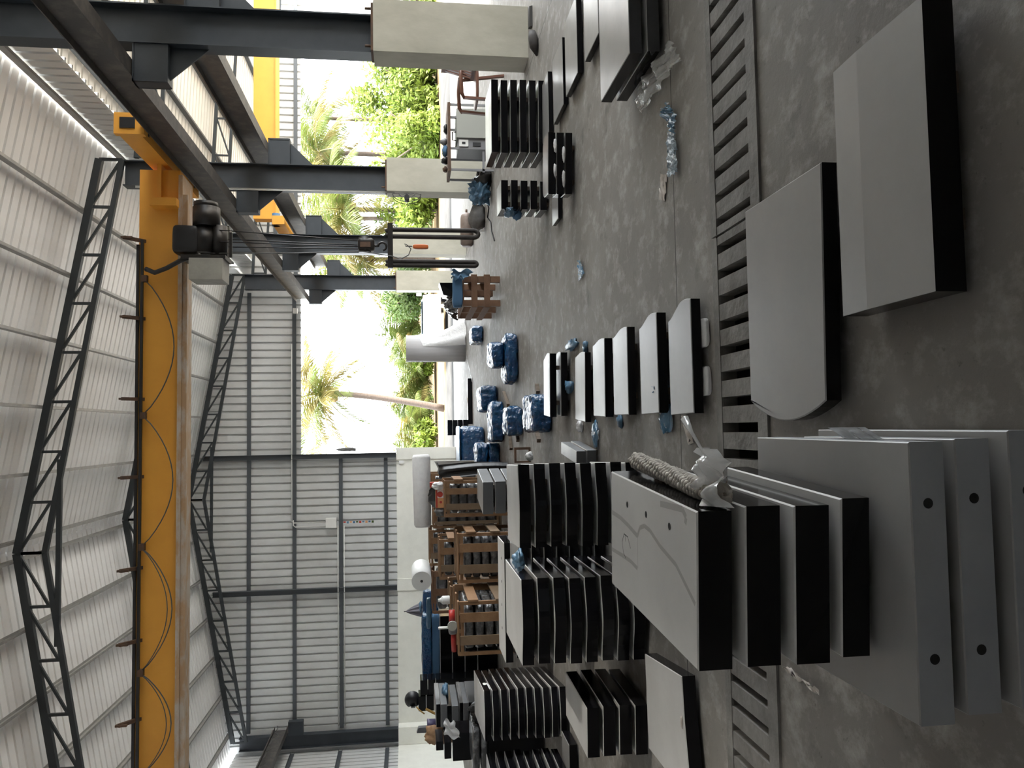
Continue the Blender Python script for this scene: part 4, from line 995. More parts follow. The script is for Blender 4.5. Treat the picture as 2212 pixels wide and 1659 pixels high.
for k, (pt, pb, pr, pl) in enumerate(((942, 958, 1602, 1621), (960, 975, 1604, 1639), (978, 1100, 1580, 1640))):
    x0, x1, z0, z1 = fr(pt, pb, pr, pl, y)
    if k == 2: z0 = .02
    solo('stone_block', MB().prism([(x0, y), (x1, y), (x1, y+.4), (x0, y+.4)], z0, z1, 1, 1), ('gtop', 'gblk'), ['small topmost', 'middle', 'large lower'][k]+' black block in the short pile at the photo edge', 'stone block', 'short black pile')
c = Yp(968, 1590, y-.1)
solo('rag', MB().grid(lambda a, b: Vector((c.x-.02+.20*a-.05*b+.02*math.sin(b*9), y-.012-.03*abs(math.sin(a*7+b*3))-.02*b, Yp(960, 1590, y).z-.20*b*(1-.4*a)+.012*math.sin(a*11))), 16, 16), 'foam', 'white cloth hanging over the short black pile', 'rag')
y = 7.4
x0, x1, z0, z1 = fr(1024, 1042, 1575, 1668, y)
# film wrapped pair and dark plastic beside it
y = 9.1
x0, x1, z0, z1 = fr(1022, 1033, 1577, 1668, y); zz = Yp(1021, 1600, y).z
for k in range(2):
    solo('wrapped_slab', MB().pillow(x0, x1, y, y+.6, zz-.085-.09*k, zz-.09*k, 70+k, .004, 9, 10), 'wrapblack', ('upper' if k == 0 else 'lower')+' film-wrapped slab lying behind the stack at the photo edge', 'stone slab', 'wrapped pair')
solo('stone_block', MB().prism([(x0, y), (x1, y), (x1, y+.6), (x0, y+.6)], .02, zz-.18, 1, 1), ('gtop', 'gblk'), 'black block supporting the film-wrapped slab pair', 'stone block')
c = Yp(1012, 1575, y-.1)
solo('plastic_bag', MB().lump((x1+.10, y+.3, .62), (.11, .18, .20), 72, .5), 'tarp', 'dark crumpled plastic beside the film-wrapped slab pair', 'bag')
# ================================================================== blue bundles in the middle
def bundle(pt, pb, pr, pl, d, lab, y=None, zb=.0, rot=0., amp=.014, p=7., mat='blue', stand=None, seed=1):
    ym = (pr+pl)/2
    if y is None: y = Zp(pb, ym, zb).y
    z1 = Yp(pt, ym, y).z; x0, x1 = Yp(pt, pl, y).x, Yp(pt, pr, y).x
    o = solo('wrapped_bundle', MB().pillow(x0, x1, y, y+d, zb+.002, z1, seed, amp*1.3, p, 26, 0, rot, 8), mat, lab, 'bundle', 'blue-wrapped bundles on the floor')
    return x0, x1, y, y+d, z1
w1 = bundle(1092, 1121, 717, 826, .62, 'lower cushion-like blue bundle of the pair nearest the timber crate', seed=1, p=5)
bundle(1063, 0, 733, 790, .8, 'upper blue bundle resting on the cushion-like one', y=w1[2]+.12, zb=w1[4]+.004, seed=2, rot=-.10)
w5 = bundle(1148, 1194, 851, 934, .72, 'squarish silver-topped blue bundle nearest the serpentine headstones', seed=3)
w4 = bundle(1095, 1131, 878, 941, .55, 'blue bundle with a white tie, behind the silver-topped one', seed=4)
w3b = bundle(1062, 1090, 866, 955, .8, 'lower half of the long blue bundle pair', seed=14, zb=.0, y=Zp(1090, 910).y)
w3 = bundle(1058, 0, 860, 958, .9, 'long rounded blue bundle on top, in front of the other blue bundles', y=w3b[2]-.02, zb=w3b[4]+.003, seed=5, p=5) if False else w3b
w2 = bundle(1038, 1077, 832, 888, .9, 'blue bundle farthest toward the open end, beside a dark plank', seed=6)
w6 = bundle(1056, 1081, 957, 1012, .6, 'lower blue bundle of the pair beside the long one', seed=7)
bundle(1030, 0, 957, 1012, .7, 'upper blue bundle of the pair, with two dark strips on top', y=w6[2]+.02, zb=w6[4]+.004, seed=8)
x0, x1 = w6[0], w6[1]
w7 = bundle(1019, 1045, 702, 738, .8, 'small blue bundle behind the timber crate', seed=9)
# long blue-edged pack with the board standing behind
q = Zp(1040, 990, 0); x0, x1 = Yp(1005, 1030, 15.8).x, Yp(1005, 922, 15.8).x
solo('wrapped_bundle', MB().pillow(x0, x1, 15.8, 16.9, .0, .50, 21, .012, 9, 14), 'blue', 'long low blue pack behind the other bundles with a pale blue top edge', 'bundle')
solo('foam_board', MB().pillow(x0, x1+.02, 15.78, 16.9, .505, .53, 22, .004, 9, 10), 'bluelight', 'pale blue board lying on the long low blue pack', 'foam board')
x0, x1 = Yp(1000, 935, 17.3).x, Yp(1000, 920, 17.3).x
solo('wrapped_bundle', MB().pillow(Yp(1000, 945, 17.5).x, Yp(1000, 920, 17.5).x, 17.5, 18, .0, .36, 23, .01, 7, 10), 'blue', 'small blue bundle with a white top, behind the long low pack', 'bundle')
# dark plank
a, b = Zp(1021, 916), Zp(1021, 816)
solo('plank', MB().box(a.x, b.x, a.y, a.y+.2, 0, .11), 'gblk', 'long dark bluish plank lying near the sunlit threshold', 'plank')
# far small dark stack
y = 20.5; x0, x1 = Yp(990, 940, y).x, Yp(990, 907, y).x
for k in range(4):
    solo('headstone_slab', MB().prism([(x0, y), (x1, y), (x1, y+.5), (x0, y+.5)], .012+k*.135, .012+k*.135+.12, 0, 1), ('foam', 'gblk'), ['bottom', 'third', 'second', 'top'][k]+' slab of the small dark stack at the sunlit threshold', 'stone slab', 'small far stack')
    if k < 3: pass
# floor sticks and a channel
for k, (pa, pb_, lab) in enumerate((((1091, 848), (1101, 876), 'thin slanting stick lying between two blue bundles'), ((1104, 944), (1107, 970), 'dark stick on the floor in front of the long blue bundle'), ((1163, 832), (1166, 848), 'short brown stick beside the shiny headstone pair'),
                               ((1120, 940), (1122, 952), 'short dark stick next to the tied blue bundle'), ((1164, 935), (1168, 952), 'dark stick poking out under the silver-topped bundle toward the black stack'))):
    a, b = Zp(*pa), Zp(*pb_); solo('stick', MB().bar((a.x, a.y, .022), (b.x, b.y, .022), .05, .044), 'spacer', lab, 'stick', 'wooden sticks on the floor')
a, b = Zp(1146, 966), Zp(1146, 999)
t = MB().box(b.x, a.x, a.y, a.y+.06, 0, .02); t.box(b.x, b.x+.02, a.y, a.y+.06, .02, .18); t.box(a.x-.03, a.x, a.y, a.y+.06, .02, .18); t.box(b.x, a.x, a.y, a.y+.06, .18, .205)
solo('metal_stand', t, 'rust', 'small rectangular brown bracket on the floor near the tall black stack', 'bracket')
# ================================================================== timber crate in film
a, b = Zp(1080, 597), Zp(1081, 661); y0 = a.y; x1, x0 = a.x, b.x; y1 = y0+1.5; zt = Yp(1000, 630, y0).z
t = thing('timber_crate', ((x0+x1)/2, y0+.7, 0), 'dark timber crate stand topped with black film and blue plastic', 'crate')
for xx in (x0, x1-.10):
    for yy in (y0, y0+.72, y1-.08): link('leg', MB().box(xx, xx+.10, yy, yy+.08, 0, zt-.02), 'crate3', t)
link('leg', MB().box((x0+x1)/2-.03, (x0+x1)/2+.06, y0+.3, y0+.38, .09, zt-.02), 'crate3', t)
for z in (.22, .43):
    link('front_board', MB().box(x0-.02, x1+.02, y0-.025, y0, z-.05, z+.05), 'crate3', t)
    link('side_board', MB().box(x0-.025, x0, y0-.02, y1+.02, z-.05, z+.05), 'crate3', t)
    link('side_board', MB().box(x1, x1+.025, y0-.02, y1+.02, z-.05, z+.05), 'crate3', t)
link('deck', MB().box(x0, x1, y0, y1, zt-.02, zt+.0), 'crate3', t)
solo('foam_board', MB().pillow(x0-.02, x1-.02, y0-.03, y0+.10, zt+.004, zt+.17, 80, .008, 8, 12), 'bluesheet', 'blue-grey board pack on the front of the timber crate', 'foam board')
solo('plastic_sheet', MB().grid(lambda a, b: Vector((x1-.06+.14*a+.03*math.sin(b*12), y0-.05-.02*math.sin(a*8)-.03*b, zt+.18-.36*b*(.5+.5*a)+.02*math.sin(a*13+b*5))), 12, 16), 'bluelight', 'ragged blue plastic hanging off the timber crate corner', 'plastic sheet')
solo('film_heap', MB().grid(lambda a, b: Vector((x0-.04+(x1-x0-.08)*.62*a, y0+.35+1.1*b, zt+.01+.26*math.sin(math.pi*min(1, .1+.9*b))*(.55+.45*math.sin(a*2.4))+.05*noise.noise(Vector((a*7, b*9, 3))))), 26, 30), 'silver', 'shiny crumpled black film heaped on the timber crate', 'film')
q = Yp(958, 630, y0+.5)
solo('stone_block', MB().hexa([(q.x-.10, y0+.5, zt+.004), (q.x+.14, y0+.42, zt+.004), (q.x+.14, y0+.78, zt+.004), (q.x-.10, y0+.86, zt+.004), (q.x-.06, y0+.5, zt+.30), (q.x+.14, y0+.42, zt+.37), (q.x+.14, y0+.78, zt+.37), (q.x-.06, y0+.86, zt+.30)]), 'gblk', 'slanted black polished block on top of the timber crate', 'stone block')
# standing foam sheet roll
a = Zp(1006, 750); zt = Yp(877, 750, a.y).z; r = .36
t = thing('sheet_roll', (a.x, a.y+r, 0), 'tall upright roll of grey-white foam sheet with film trailing on the floor', 'sheet roll')
link('roll', MB().cyl((a.x, a.y+r, 0), (a.x, a.y+r, zt), r, 36), 'foamgrey', t)
def fl(a_, b_):
    th = -1.5+1.9*a_; rr = r+.015+(.55*b_**2.2*math.sin(math.pi*min(1, .15+a_*.8)))+.03*math.sin(a_*15)*b_
    return Vector((a.x+math.cos(th)*rr, a.y+r+math.sin(th)*rr, max(.012, (zt*.86-.25*(1-a_))*(1-b_)+.02+.03*math.sin(a_*20)*b_)))
link('loose_sheet', MB().grid(fl, 30, 18), 'milky', t)
p1, p2 = Zp(1010, 770), Zp(1022, 815)
link('trailing_film', MB().grid(lambda u, v: Vector((p1.x+(p2.x-p1.x)*u-.1+.3*v*(1-u), p1.y+(p2.y-p1.y)*u+.5*v*(1-u*.8), .015+.03*abs(noise.noise(Vector((u*6, v*6, 2)))))), 16, 8), 'milky', t)
# ================================================================== right-hand bay things
t = thing('workbench', (5.1, 13.9, 0), 'thin steel workbench beside the second pier with tools on it', 'workbench')
bx0, bx1, by0, by1, bz = 4.50, 5.72, 13.45, 14.1, .80
link('bench_top', MB().box(bx0, bx1, by0, by1, bz-.05, bz), 'rust', t)
for x in (bx0+.02, bx0+.40, bx0+.95, bx1-.04):
    for y in (by0+.03, by1-.05):
        link('leg', MB().box(x, x+.035, y, y+.035, 0, bz-.05), 'cabdark', t)
link('lower_rail', MB().box(bx0, bx0+.45, by0+.03, by0+.06, .16, .20), 'cabdark', t)
mb = [(4.62, .05, .05, 'rust'), (4.78, .07, .06, 'black'), (4.95, .10, .05, 'bluesheet'), (5.12, .06, .07, 'cabdark'), (5.35, .09, .035, 'black')]
for k, (x, w, h_, mt) in enumerate(mb):
    solo('hand_tool', MB().lump((x, 13.75, bz+h_*.72), (w, .08, h_), 90+k, .35, 2.5, n=8), mt, ['rusty tool on the bench end next to the second pier', 'black tool second from the pier on the workbench', 'blue cloth bundle on the workbench', 'dark grey tool in the middle of the workbench', 'flat black tool on the bench end farthest from the second pier'][k], 'tool', 'tools on the workbench')
x0, x1, z0, z1 = fr(986, 1046, 239, 324, 13.5)
t = thing('steel_cabinet', ((x0+x1)/2, 13.6, .1), 'grey green machine cabinet with a socket, under the workbench', 'cabinet')
cw = x0+(x1-x0)*.27
link('body', MB().box(cw, x1, 13.42, 14.0, .10, z1), 'cabinet', t)
su_ = link('side_unit', MB().box(x0, cw, 13.46, 13.98, .10, z1-.02), 'cabdark', t)
link('socket', MB().box(x0+.04, cw-.03, 13.44, 13.46, z1-.20, z1-.04), 'white', su_)
link('socket_hole', MB().box(x0+.08, cw-.07, 13.435, 13.44, z1-.15, z1-.09), 'black', su_)
link('slot', MB().box(x0+.05, cw-.07, 13.45, 13.46, z1-.42, z1-.28), 'black', su_)
link('handle', MB().tube([(cw+.05, 13.7, z1), (cw+.05, 13.7, z1+.06), (cw+.2, 13.7, z1+.06), (cw+.2, 13.7, z1)], .012, 6), 'black', t)
for x in (x0+.03, x1-.06):
    for y in (13.5, 13.92): link('foot', MB().box(x, x+.04, y, y+.04, 0, .10), 'black', t)
# brown armchair
cx, cy = 5.16, 11.6
t = thing('armchair', (cx, cy, 0), 'brown moulded plastic armchair standing behind the nearest pier', 'chair')
S = 1.12
link('seat', MB().pillow(cx-.27, cx+.25, cy-.25, cy+.25, .44, .485, 1, .002, 8, 8), 'chair', t)
bk = MB()
for k in range(6):
    y = cy-.22+.44*k/5; bk.bar((cx+.23, y, .47), (cx+.36, y*1.0, .93), .045, .02, 0, (1, 0, 0))
bk.bar((cx+.36, cy-.27, .93), (cx+.36, cy+.27, .93), .03, .09); bk.bar((cx+.24, cy-.25, .50), (cx+.24, cy+.25, .50), .03, .06)
link('backrest', bk, 'chair', t)
for sy in (-1, 1):
    link('armrest', MB().tube([(cx+.28, cy+sy*.27, .70), (cx+.05, cy+sy*.29, .71), (cx-.20, cy+sy*.28, .70), (cx-.28, cy+sy*.27, .66)], .025, 8, rs=[.022, .028, .03, .02]), 'chair', t)
    link('leg', MB().bar((cx-.26, cy+sy*.26, .68), (cx-.30, cy+sy*.28, 0), .055, .035), 'chair', t)
    link('leg', MB().bar((cx+.22, cy+sy*.24, .70), (cx+.34, cy+sy*.28, 0), .055, .035), 'chair', t)
# bags by the second pier
q = Zp(1062, 380); solo('plastic_bag', MB().lump((q.x, q.y+.12, .12), (.14, .13, .16), 101, .4), 'tarp', 'black tool bag on the floor at the second pier, by the bench leg', 'bag')
q = Zp(1062, 408); solo('plastic_bag', MB().lump((q.x, q.y+.2, .17), (.24, .2, .20), 102, .55, 3, n=22), 'bluelight', 'blue plastic bag heaped at the foot of the second pier', 'bag')
q = Zp(1048, 465); solo('sack', MB().lump((q.x, q.y+.15, .13), (.27, .18, .17), 103, .25), 'sack', 'grey sack on the floor between the blue bag and the gas cylinder', 'sack')
q = Zp(1046, 497); solo('bottle', MB().lathe((q.x, q.y, .0), [(.03, 0), (.035, .01), (.035, .14), (.014, .18), (.014, .21)], 12), 'clear', 'clear plastic drink bottle beside the grey sack', 'bottle')
mb = MB(); pts = [Zp(*p_, .01) for p_ in ((1050, 430), (1056, 450), (1053, 470), (1060, 480), (1062, 500), (1068, 520))]
solo('hose', MB().tube(pts, .012, 6), 'black', 'thin black hose trailing on the floor from the bags', 'hose')
# gas cylinder lying
a, b = Zp(1022, 456), Zp(1022, 534); r = .15; yy = a.y+.1
t = thing('gas_cylinder', ((a.x+b.x)/2, yy, 0), 'rusty brown gas cylinder lying on its side by the third pier', 'gas cylinder')
L = a.x-b.x
link('body', MB().tube([(b.x, yy, r), (b.x+.02, yy, r), (b.x+L*.06, yy, r), (b.x+L*.82, yy, r), (b.x+L*.9, yy, r), (b.x+L*.96, yy, r), (a.x-.02, yy, r)], r, 24, rs=[.10, .125, r, r, r*.9, r*.6, .05]), 'gas', t)
link('valve', MB().cyl((a.x-.03, yy, r), (a.x+.06, yy, r), .025, 10), 'rust', t)
# sandals at the nearest pier
q = Zp(1162, 92)
solo('boot', MB().tube([(q.x+.13, q.y+.02, .06), (q.x+.05, q.y, .055), (q.x-.06, q.y-.02, .05), (q.x-.17, q.y-.03, .02)], .05, 12, rs=[.04, .055, .052, .012]), 'sling', 'dark worn glove-like rag roll at the foot of the nearest pier', 'rag')
q = Zp(1150, 38)
solo('trowel', MB().hexa([(q.x-.1, q.y, .0), (q.x+.14, q.y-.02, .0), (q.x+.16, q.y+.1, .0), (q.x-.08, q.y+.12, .0), (q.x-.1, q.y+.02, .035), (q.x+.14, q.y, .035), (q.x+.16, q.y+.1, .035), (q.x-.08, q.y+.12, .035)]), 'black', 'flat black pad lying against the nearest pier', 'pad')
# clear sheet, blue tail, paper
def sheet(pxs, mat, name, lab, cat, amp=.02, nu=18, nv=14, seed=0, z=.012):
    A, B_, C_, D_ = [Zp(*p_) for p_ in pxs]
    def fn(u, v):
        q = (A*(1-u)+B_*u)*(1-v)+(D_*(1-u)+C_*u)*v
        n_ = noise.noise(Vector((u*4+seed, v*4, seed)))
        e = noise.noise(Vector((u*7, v*7, seed+5)))*.03
        return Vector((q.x+e, q.y+e*.6, z+amp*abs(n_)*2+amp*.6*abs(noise.noise(Vector((u*11, v*11, seed))))))
    return solo(name, MB().grid(fn, nu, nv), mat, lab, cat)
sheet(((1378, 212), (1392, 246), (1478, 130), (1462, 82)), 'clear', 'plastic_sheet', 'clear crumpled plastic sheet spilling out from under the grey slab pair', 'plastic sheet', .035, 26, 26, 1)
sheet(((1437, 244), (1450, 222), (1470, 252), (1464, 290)), 'bluefilm', 'plastic_sheet', 'blue torn plastic, broad end, next to the clear sheet', 'plastic sheet', .03, 16, 14, 2)
sheet(((1448, 285), (1466, 288), (1470, 372), (1449, 384)), 'tail', 'plastic_strip', 'long stringy tail of bluish plastic beside the paper scrap', 'plastic strip', .02, 10, 26, 3)
sheet(((1429, 376), (1443, 377), (1438, 434), (1425, 431)), 'paper', 'paper_scrap', 'narrow beige paper strip lying alone on the floor', 'paper scrap', .006, 8, 12, 4, .004)
sheet(((1252, 563), (1258, 562), (1266, 590), (1253, 608)), 'bluefilm', 'plastic_scrap', 'small blue plastic shred lying alone in the middle of the floor', 'plastic scrap', .012, 8, 10, 5)
for k, (px_, sz, mt, lab) in enumerate((((1240, 745), (.05, .22, .03), 'bluelight', 'blue plastic finger poking out between the shiny pair and next headstone'), ((1222, 812), (.09, .14, .04), 'sack', 'grey rag beside the shiny headstone pair'), ((1237, 835), (.06, .08, .04), 'bluelight', 'blue rag under the second headstone of the row'),
                                        ((1268, 750), (.06, .05, .02), 'bluelight', 'tiny blue scrap at the curved end of the second headstone'), ((1290, 938), (.10, .08, .02), 'bluefilm', 'dark blue plastic leaf on the floor at the square ends of the headstones'), ((1258, 920), (.05, .06, .03), 'milky', 'silvery film tuft at the end of the second headstone'),
                                        ((1344, 908), (.05, .04, .02), 'bluelight', 'small blue scrap at the square end of the middle headstone'), ((1447, 905), (.10, .09, .03), 'bluefilm', 'blue film scrap at the square end of the two largest headstones'), ((1442, 838), (.05, .04, .05), 'bluelight', 'blue scrap squeezed between the two largest headstones'))):
    q = Zp(*px_); solo('plastic_scrap', MB().lump((q.x, q.y, sz[2]*.75), sz, 110+k, .5, 2.6, n=8), mt, lab, 'scrap', 'plastic scraps on the floor')
sheet(((1476, 898), (1489, 897), (1501, 957), (1489, 961)), 'paper', 'paper_scrap', 'folded pale paper strip sticking out beside the largest headstone', 'paper scrap', .008, 8, 12, 6, .006)
sheet(((1697, 1442), (1706, 1440), (1778, 1490), (1770, 1494)), 'paper', 'tape_strip', 'curved beige strip on the floor beside the drain and rope stack', 'strip', .004, 6, 12, 7, .016)
# blue plastic on stack corner
q = Zp(1128, 1212, .83)
solo('plastic_scrap', MB().lump((q.x-.0, q.y+.02, E2['zt']+.026), (.06, .07, .035), 130, .5), 'bluelight', 'pale blue plastic cap on the corner of the tall black stack', 'plastic scrap')
q = E4['o']+E4['v']*.3
solo('paper_scrap', MB().lump((q.x-.03, q.y, E4['zt']-.05), (.03, .12, .05), 131, .3), 'white', 'white scrap hanging from the upper edge of the ten-slab stack', 'paper scrap')
q = D2['o']+D2['u']*D2['W']+D2['v']*.2
for k, (dz, lab) in enumerate(((-.10, 'upper blue rag tucked into the end of the five-slab stack'), (-.20, 'lower dark blue rag tucked into the end of the five-slab stack'))):
    solo('rag', MB().lump((q.x-.03, q.y-.12+.1*k, D2['zt']+dz), (.04, .12, .05), 133+k, .5), 'bluelight' if k == 0 else 'bluesheet', lab, 'rag')
c = E1['o']+E1['u']*.05+E1['v']*.4
solo('foam_scrap', MB().lump((E1['o'].x+.035, E1['o'].y+.5, .66), (.03, .03, .03), 140, .4), 'foam', 'white foam tuft behind the end of the tall black stack nearest the headstones', 'foam scrap')
# ================================================================== outdoors
def plane(x0, x1, y0, y1, z):
    m_ = MB(); i = m_.add([(x0, y0, z), (x1, y0, z), (x1, y1, z), (x0, y1, z)]); m_.face((i, i+1, i+2, i+3)); return m_
struct('ground', plane(-30, 15, 27.0, 33, -.02), 'apron')
struct('ground', plane(15, 80, -30, 33, -.03), 'yard')
struct('ground', joinmb(plane(-140, 200, 33, 300, -.06)), 'sand')
def palm(px_, y, zc, R, nf, label, zb=-.06, lean=(0, 0), trunk=True, nuts=True, seed=0, yel=.4, droop=1.0, lw=1.0):
    rnd = random.Random(seed); c = Yp(px_[0], px_[1], y) if zc is None else Vector((Yp(880, px_[1], y).x, y, zc))
    t = thing('palm_tree', (c.x+lean[0], y+lean[1], zb), label, 'palm tree', 'palms outside the open end')
    if trunk:
        pts = []; H = c.z-zb
        for k in range(13):
            s_ = k/12; pts.append((c.x+lean[0]*(1-s_)**1.6, y+lean[1]*(1-s_), zb+H*s_))
        link('trunk', MB().tube(pts, .14, 12, rs=[.17-.05*k/12 for k in range(13)]), 'trunk', t)
    if nuts:
        m_ = MB()
        for k in range(9):
            a = rnd.uniform(0, 6.28); m_.lump((c.x+.28*math.cos(a), y+.28*math.sin(a), c.z-.25-rnd.random()*.3), (.12, .12, .14), k, .05, n=6, flat=False)
        link('coconut_bunch', m_, 'nut', t)
    for f in range(nf):
        az = 2*math.pi*(f*.618+rnd.random()*.06); el = math.radians(78-105*((f+.5)/nf)+rnd.uniform(-8, 8)) if trunk else math.radians(82-62*((f+.5)/nf)+rnd.uniform(-6, 6))
        L = R*rnd.uniform(.85, 1.1); h = Vector((math.cos(az), math.sin(az), 0)); pts = []; q = Vector(c); e = el
        ns = 12
        for k in range(ns+1):
            pts.append(Vector(q)); q = q+(h*math.cos(e)+Vector((0, 0, 1))*math.sin(e))*(L/ns); e -= droop*(.05+.10*k/ns)
        m_ = MB(); m_.tube(pts, .03, 5, 1, True, [.035*(1-.8*k/ns) for k in range(ns+1)])
        nl = 62
        for j in range(3, nl):
            s_ = j/nl; k = min(ns-1, int(s_*ns)); p_ = pts[k].lerp(pts[k+1], s_*ns-k); tg = (pts[k+1]-pts[k]).normalized()
            sd = tg.cross(Vector((0, 0, 1)));  sd = sd.normalized() if sd.length > .05 else Vector((-h.y, h.x, 0))
            ln = R*.36*math.sin(math.pi*min(1, .18+.80*s_))**.7
            for sg in (-1, 1):
                d = (sd*sg*.75+tg*.6+Vector((0, 0, -.28-rnd.random()*.35))).normalized(); w = tg*.019*lw*R/2.5
                a = p_; m1 = p_+d*ln*.55; tip = p_+d*ln+Vector((0, 0, -.12*ln))
                i = m_.add([a-w*.4, a+w*.4, m1+w, m1-w, tip]); m_.face((i, i+1, i+2, i+3)); m_.face((i+3, i+2, i+4))
        link('frond', m_, ('palmy' if rnd.random() < yel else 'palm', 'rachis'), t)
    return t
P = [((700, 850), 36, None, 2.7, 22, 'tall slender palm standing alone with a leaning trunk in the open end', dict(lean=(-.75, 0), seed=1, yel=.7)),
     ((690, 330), 46, None, 3.6, 17, 'palm crown rising midway between the nearest and second columns', dict(seed=2, yel=.35)),
     ((722, 365), 50, None, 3.4, 16, 'palm crown tucked just behind the second column', dict(seed=3)),
     ((745, 452), 44, None, 3.8, 20, 'palm with clustered coconuts between the second and third columns', dict(seed=4, yel=.5)),
     ((690, 470), 52, None, 3.2, 14, 'palm crown high between the second and third columns', dict(seed=5, yel=.3)),
     ((785, 560), 46, None, 3.4, 18, 'yellowing palm between the two hanging slings', dict(seed=6, yel=.7)),
     ((715, 575), 56, None, 3.2, 14, 'palm rising behind the hook block', dict(seed=7, yel=.3)),
     ((905, 810), 48, .35, 3.2, 26, 'young trunkless palm between the lone palm and the foam sheet roll', dict(trunk=False, nuts=False, seed=8, yel=.25, droop=.9)),
     ((905, 930), 47, .35, 3.2, 26, 'young trunkless palm between the lone palm and the end of the plinth', dict(trunk=False, nuts=False, seed=9, yel=.25, droop=.9)),
     ((885, 690), 56, .8, 3.8, 26, 'young palm clump behind the white van', dict(trunk=False, nuts=False, seed=10, yel=.3, droop=.9)),
     ((690, 255), 52, None, 3.4, 14, 'palm crown just clear of the nearest column, above the leafy tree', dict(seed=12, yel=.3)),
     ((648, 1012), 60, None, 4., 14, 'distant palm whose frond tips show beside the open gable post', dict(seed=11, yel=.7)),
     ((800, -20), 44, None, 3., 14, 'palm at the upper photo edge beyond the nearest pier', dict(seed=13, yel=.3))]
for px_, y, zc, R_, nf, lab, kw in P: palm(px_, y, zc, R_, nf, lab, **kw)
def tree(px_, y, r, label, n=2600, mat='leaf', size=.17, seed=0, zb=-.06, name='leafy_tree', squash=.8):
    rnd = random.Random(seed); c = Yp(px_[0], px_[1], y)
    t = thing(name, (c.x, y, zb), label, 'tree', 'broadleaf trees outside')
    link('trunk', MB().tube([(c.x, y, zb), (c.x+.1, y, zb+(c.z-zb)*.6), (c.x, y, max(c.z, zb+.5))], .1, 8, rs=[.13, .10, .06]), 'bark', t)
    br = MB()
    for k in range(6):
        a = k*1.05; br.tube([(c.x, y, zb+(c.z-zb)*.5), (c.x+r*.6*math.cos(a), y+r*.6*math.sin(a), c.z+r*.3*(k % 3-.6))], .04, 5)
    link('branch', br, 'bark', t)
    m_ = MB(); blobs = []
    for k in range(16):
        d = Vector((rnd.gauss(0, 1), rnd.gauss(0, 1), rnd.gauss(0, 1))).normalized()*(rnd.random()**.5)
        blobs.append((Vector((d.x*r, d.y*r, d.z*r*squash)), r*rnd.uniform(.30, .48)))
    for k in range(n):
        b, br_ = blobs[k % 16]
        d = Vector((rnd.gauss(0, 1), rnd.gauss(0, 1), rnd.gauss(0, 1))).normalized()*(br_*rnd.random()**.35)
        q = c+b+d
        if q.z < zb+.05: q.z = zb+.05+rnd.random()*.5
        a = Vector((rnd.gauss(0, 1), rnd.gauss(0, 1), rnd.gauss(0, 1))).normalized(); b_ = a.orthogonal().normalized(); s_ = size*rnd.uniform(.6, 1.2)
        i = m_.add([q-a*s_, q+b_*s_*.45, q+a*s_, q-b_*s_*.45]); m_.face((i, i+1, i+2, i+3))
    link('foliage', m_, mat, t)
TR = [((880, 210), 40, 2.7, 'broad leafy tree next to the nearest pier, above the workbench', dict(n=6500, seed=1)), ((890, 300), 39, 2.5, 'leafy tree directly above the machine cabinet', dict(n=6500, seed=2)),
      ((870, 130), 41, 2.4, 'leafy tree partly hidden by the nearest pier', dict(n=5000, seed=3)), ((895, 15), 40, 1.8, 'leafy tree at the upper photo edge', dict(n=2600, seed=4)),
      ((905, 450), 41, 1.8, 'small bright bush between the second and third piers', dict(n=3800, seed=5)), ((890, 385), 43, 2.5, 'leafy tree behind the second pier', dict(n=4500, seed=6)),
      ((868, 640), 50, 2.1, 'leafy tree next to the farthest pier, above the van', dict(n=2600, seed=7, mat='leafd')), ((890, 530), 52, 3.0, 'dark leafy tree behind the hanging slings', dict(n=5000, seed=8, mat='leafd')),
      ((918, 945), 45, 1.0, 'low bush beside the young palm near the plinth end', dict(n=1200, seed=9)), ((915, 780), 47, .8, 'low bright bush at the edge of the sand', dict(n=900, seed=10)),
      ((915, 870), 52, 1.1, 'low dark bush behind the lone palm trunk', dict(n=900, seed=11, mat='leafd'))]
for px_, y, r, lab, kw in TR: tree(px_, y, r, lab, **kw)
# distant building and wires
a, b = Yp(880, 965, 90), Yp(880, 715, 90)
t = thing('building', ((a.x+b.x)/2, 92, -.06), 'pale distant building behind the lone palm', 'building')
link('walls', MB().box(a.x, b.x, 90, 98, -.06, 2.2), 'shed', t); link('roof', MB().box(a.x-.3, b.x+.3, 89.7, 98.3, 2.2, 2.5), 'white', t)
solo('power_line', joinmb(*[MB().tube([(-40+k*8, 60, 8.1+.28*j+.004*(k-8)**2) for k in range(16)], .018, 4) for j in range(3)]), 'cable', 'three power lines crossing the sky outside', 'power lines')
for k, xx in enumerate((-30, 40)):
    solo('utility_pole', MB().cyl((xx, 60.2, -.06), (xx, 60.2, 9.6), .14, 10), 'bark', ['utility pole carrying the wires, beyond the closed side wall', 'utility pole carrying the wires, beyond the open bay'][k], 'pole')
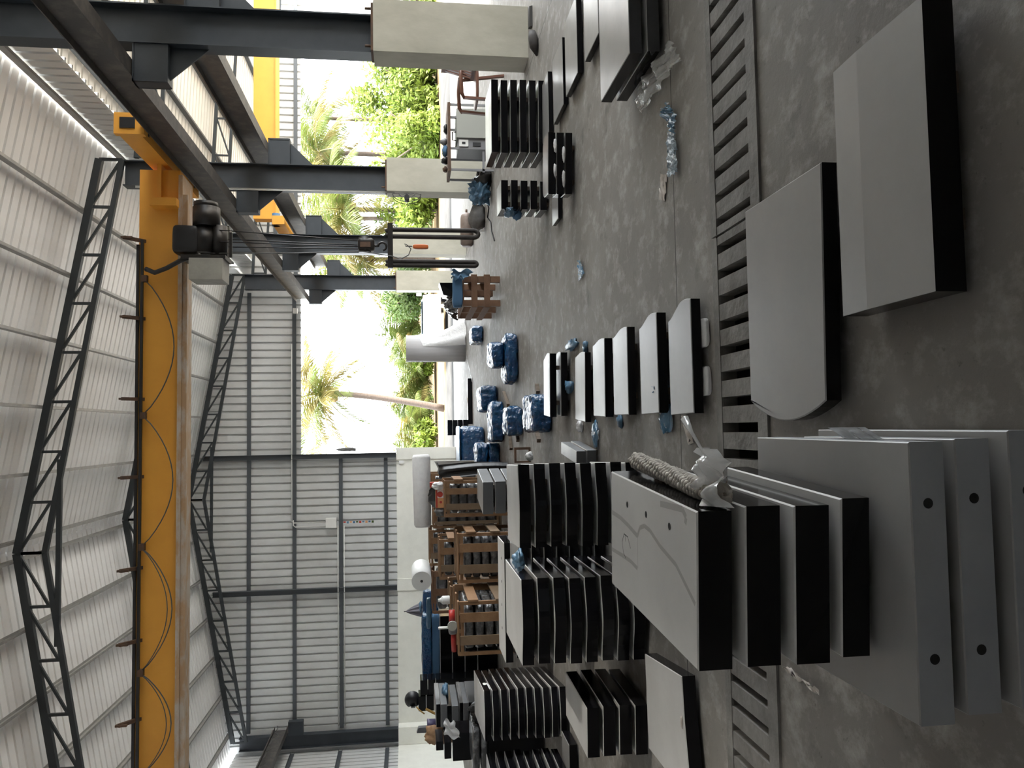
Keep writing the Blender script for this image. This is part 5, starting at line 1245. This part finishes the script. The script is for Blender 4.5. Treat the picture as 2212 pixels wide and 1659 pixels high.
# white van
y = 31; c = Yp(940, 683, y); W = 1.7
t = thing('van', (c.x, y+2, -.02), 'white van parked outside, half hidden by the timber crate', 'van')
x0, x1 = c.x-.85, c.x+.85; zr_ = Yp(913, 683, y).z
body = MB()
pr = [(y-.1, .25), (y-.12, .75), (y+.15, .95), (y+.75, zr_-.08), (y+1.0, zr_), (y+4.2, zr_), (y+4.3, .25)]
i = body.add([(x0+(.10 if z > 1.0 else 0), yy, z) for yy, z in pr]); j = body.add([(x1-(.10 if z > 1.0 else 0), yy, z) for yy, z in pr]); n = len(pr)
for k in range(n): body.face((i+k, j+k, j+(k+1) % n, i+(k+1) % n))
body.face([i+k for k in reversed(range(n))]); body.face([j+k for k in range(n)])
vb = link('body', body, 'vanwhite', t)
w = MB(); i = w.add([(x0+.16, y+.19, 1.0), (x1-.16, y+.19, 1.0), (x1-.2, y+.70, zr_-.12), (x0+.2, y+.70, zr_-.12)]); 
for k in range(4): w.v[i+k] = w.v[i+k]+Vector((0, -.03, .02))
w.face((i, i+1, i+2, i+3)); link('windscreen', w, 'vanglass', vb)
for xx in (x0-.12, x1+.02): link('mirror', MB().box(xx, xx+.10, y+.3, y+.4, 1.0, 1.2), 'vanwhite', vb)
for xx in (x0+.02, x1-.2):
    for yy in (y+.7, y+3.4): link('wheel', MB().cyl((xx, yy, .30), (xx+.18, yy, .30), .31, 18), 'black', t)
link('bumper', MB().box(x0, x1, y-.18, y-.1, .25, .5), 'cabdark', t)
# ================================================================== light: hazy tropical daylight
W_ = bpy.data.worlds.new('sky'); SC.world = W_; W_.use_nodes = True
bg = W_.node_tree.nodes['Background']; bg.inputs[0].default_value = (.90, .955, 1.0, 1); bg.inputs[1].default_value = SKY
sd = bpy.data.lights.new('sun', 'SUN'); sd.energy = SUN; sd.angle = math.radians(9); sd.color = (1, .95, .86)
so = bpy.data.objects.new('sun', sd); COL.objects.link(so); so.rotation_euler = (Vector((0, 0, 1)).rotation_difference(Vector((.74, -.22, .66)).normalized())).to_euler()
vs = SC.view_settings; vs.view_transform = 'Standard'; vs.look = 'None'; vs.gamma = 1; vs.exposure = EXPO; vs.use_curve_mapping = False
try:
    SC.cycles.use_denoising = True; SC.cycles.max_bounces = 12; SC.cycles.diffuse_bounces = 7; SC.cycles.glossy_bounces = 5; SC.cycles.transparent_max_bounces = 12
    SC.cycles.sample_clamp_indirect = 8
except Exception: pass
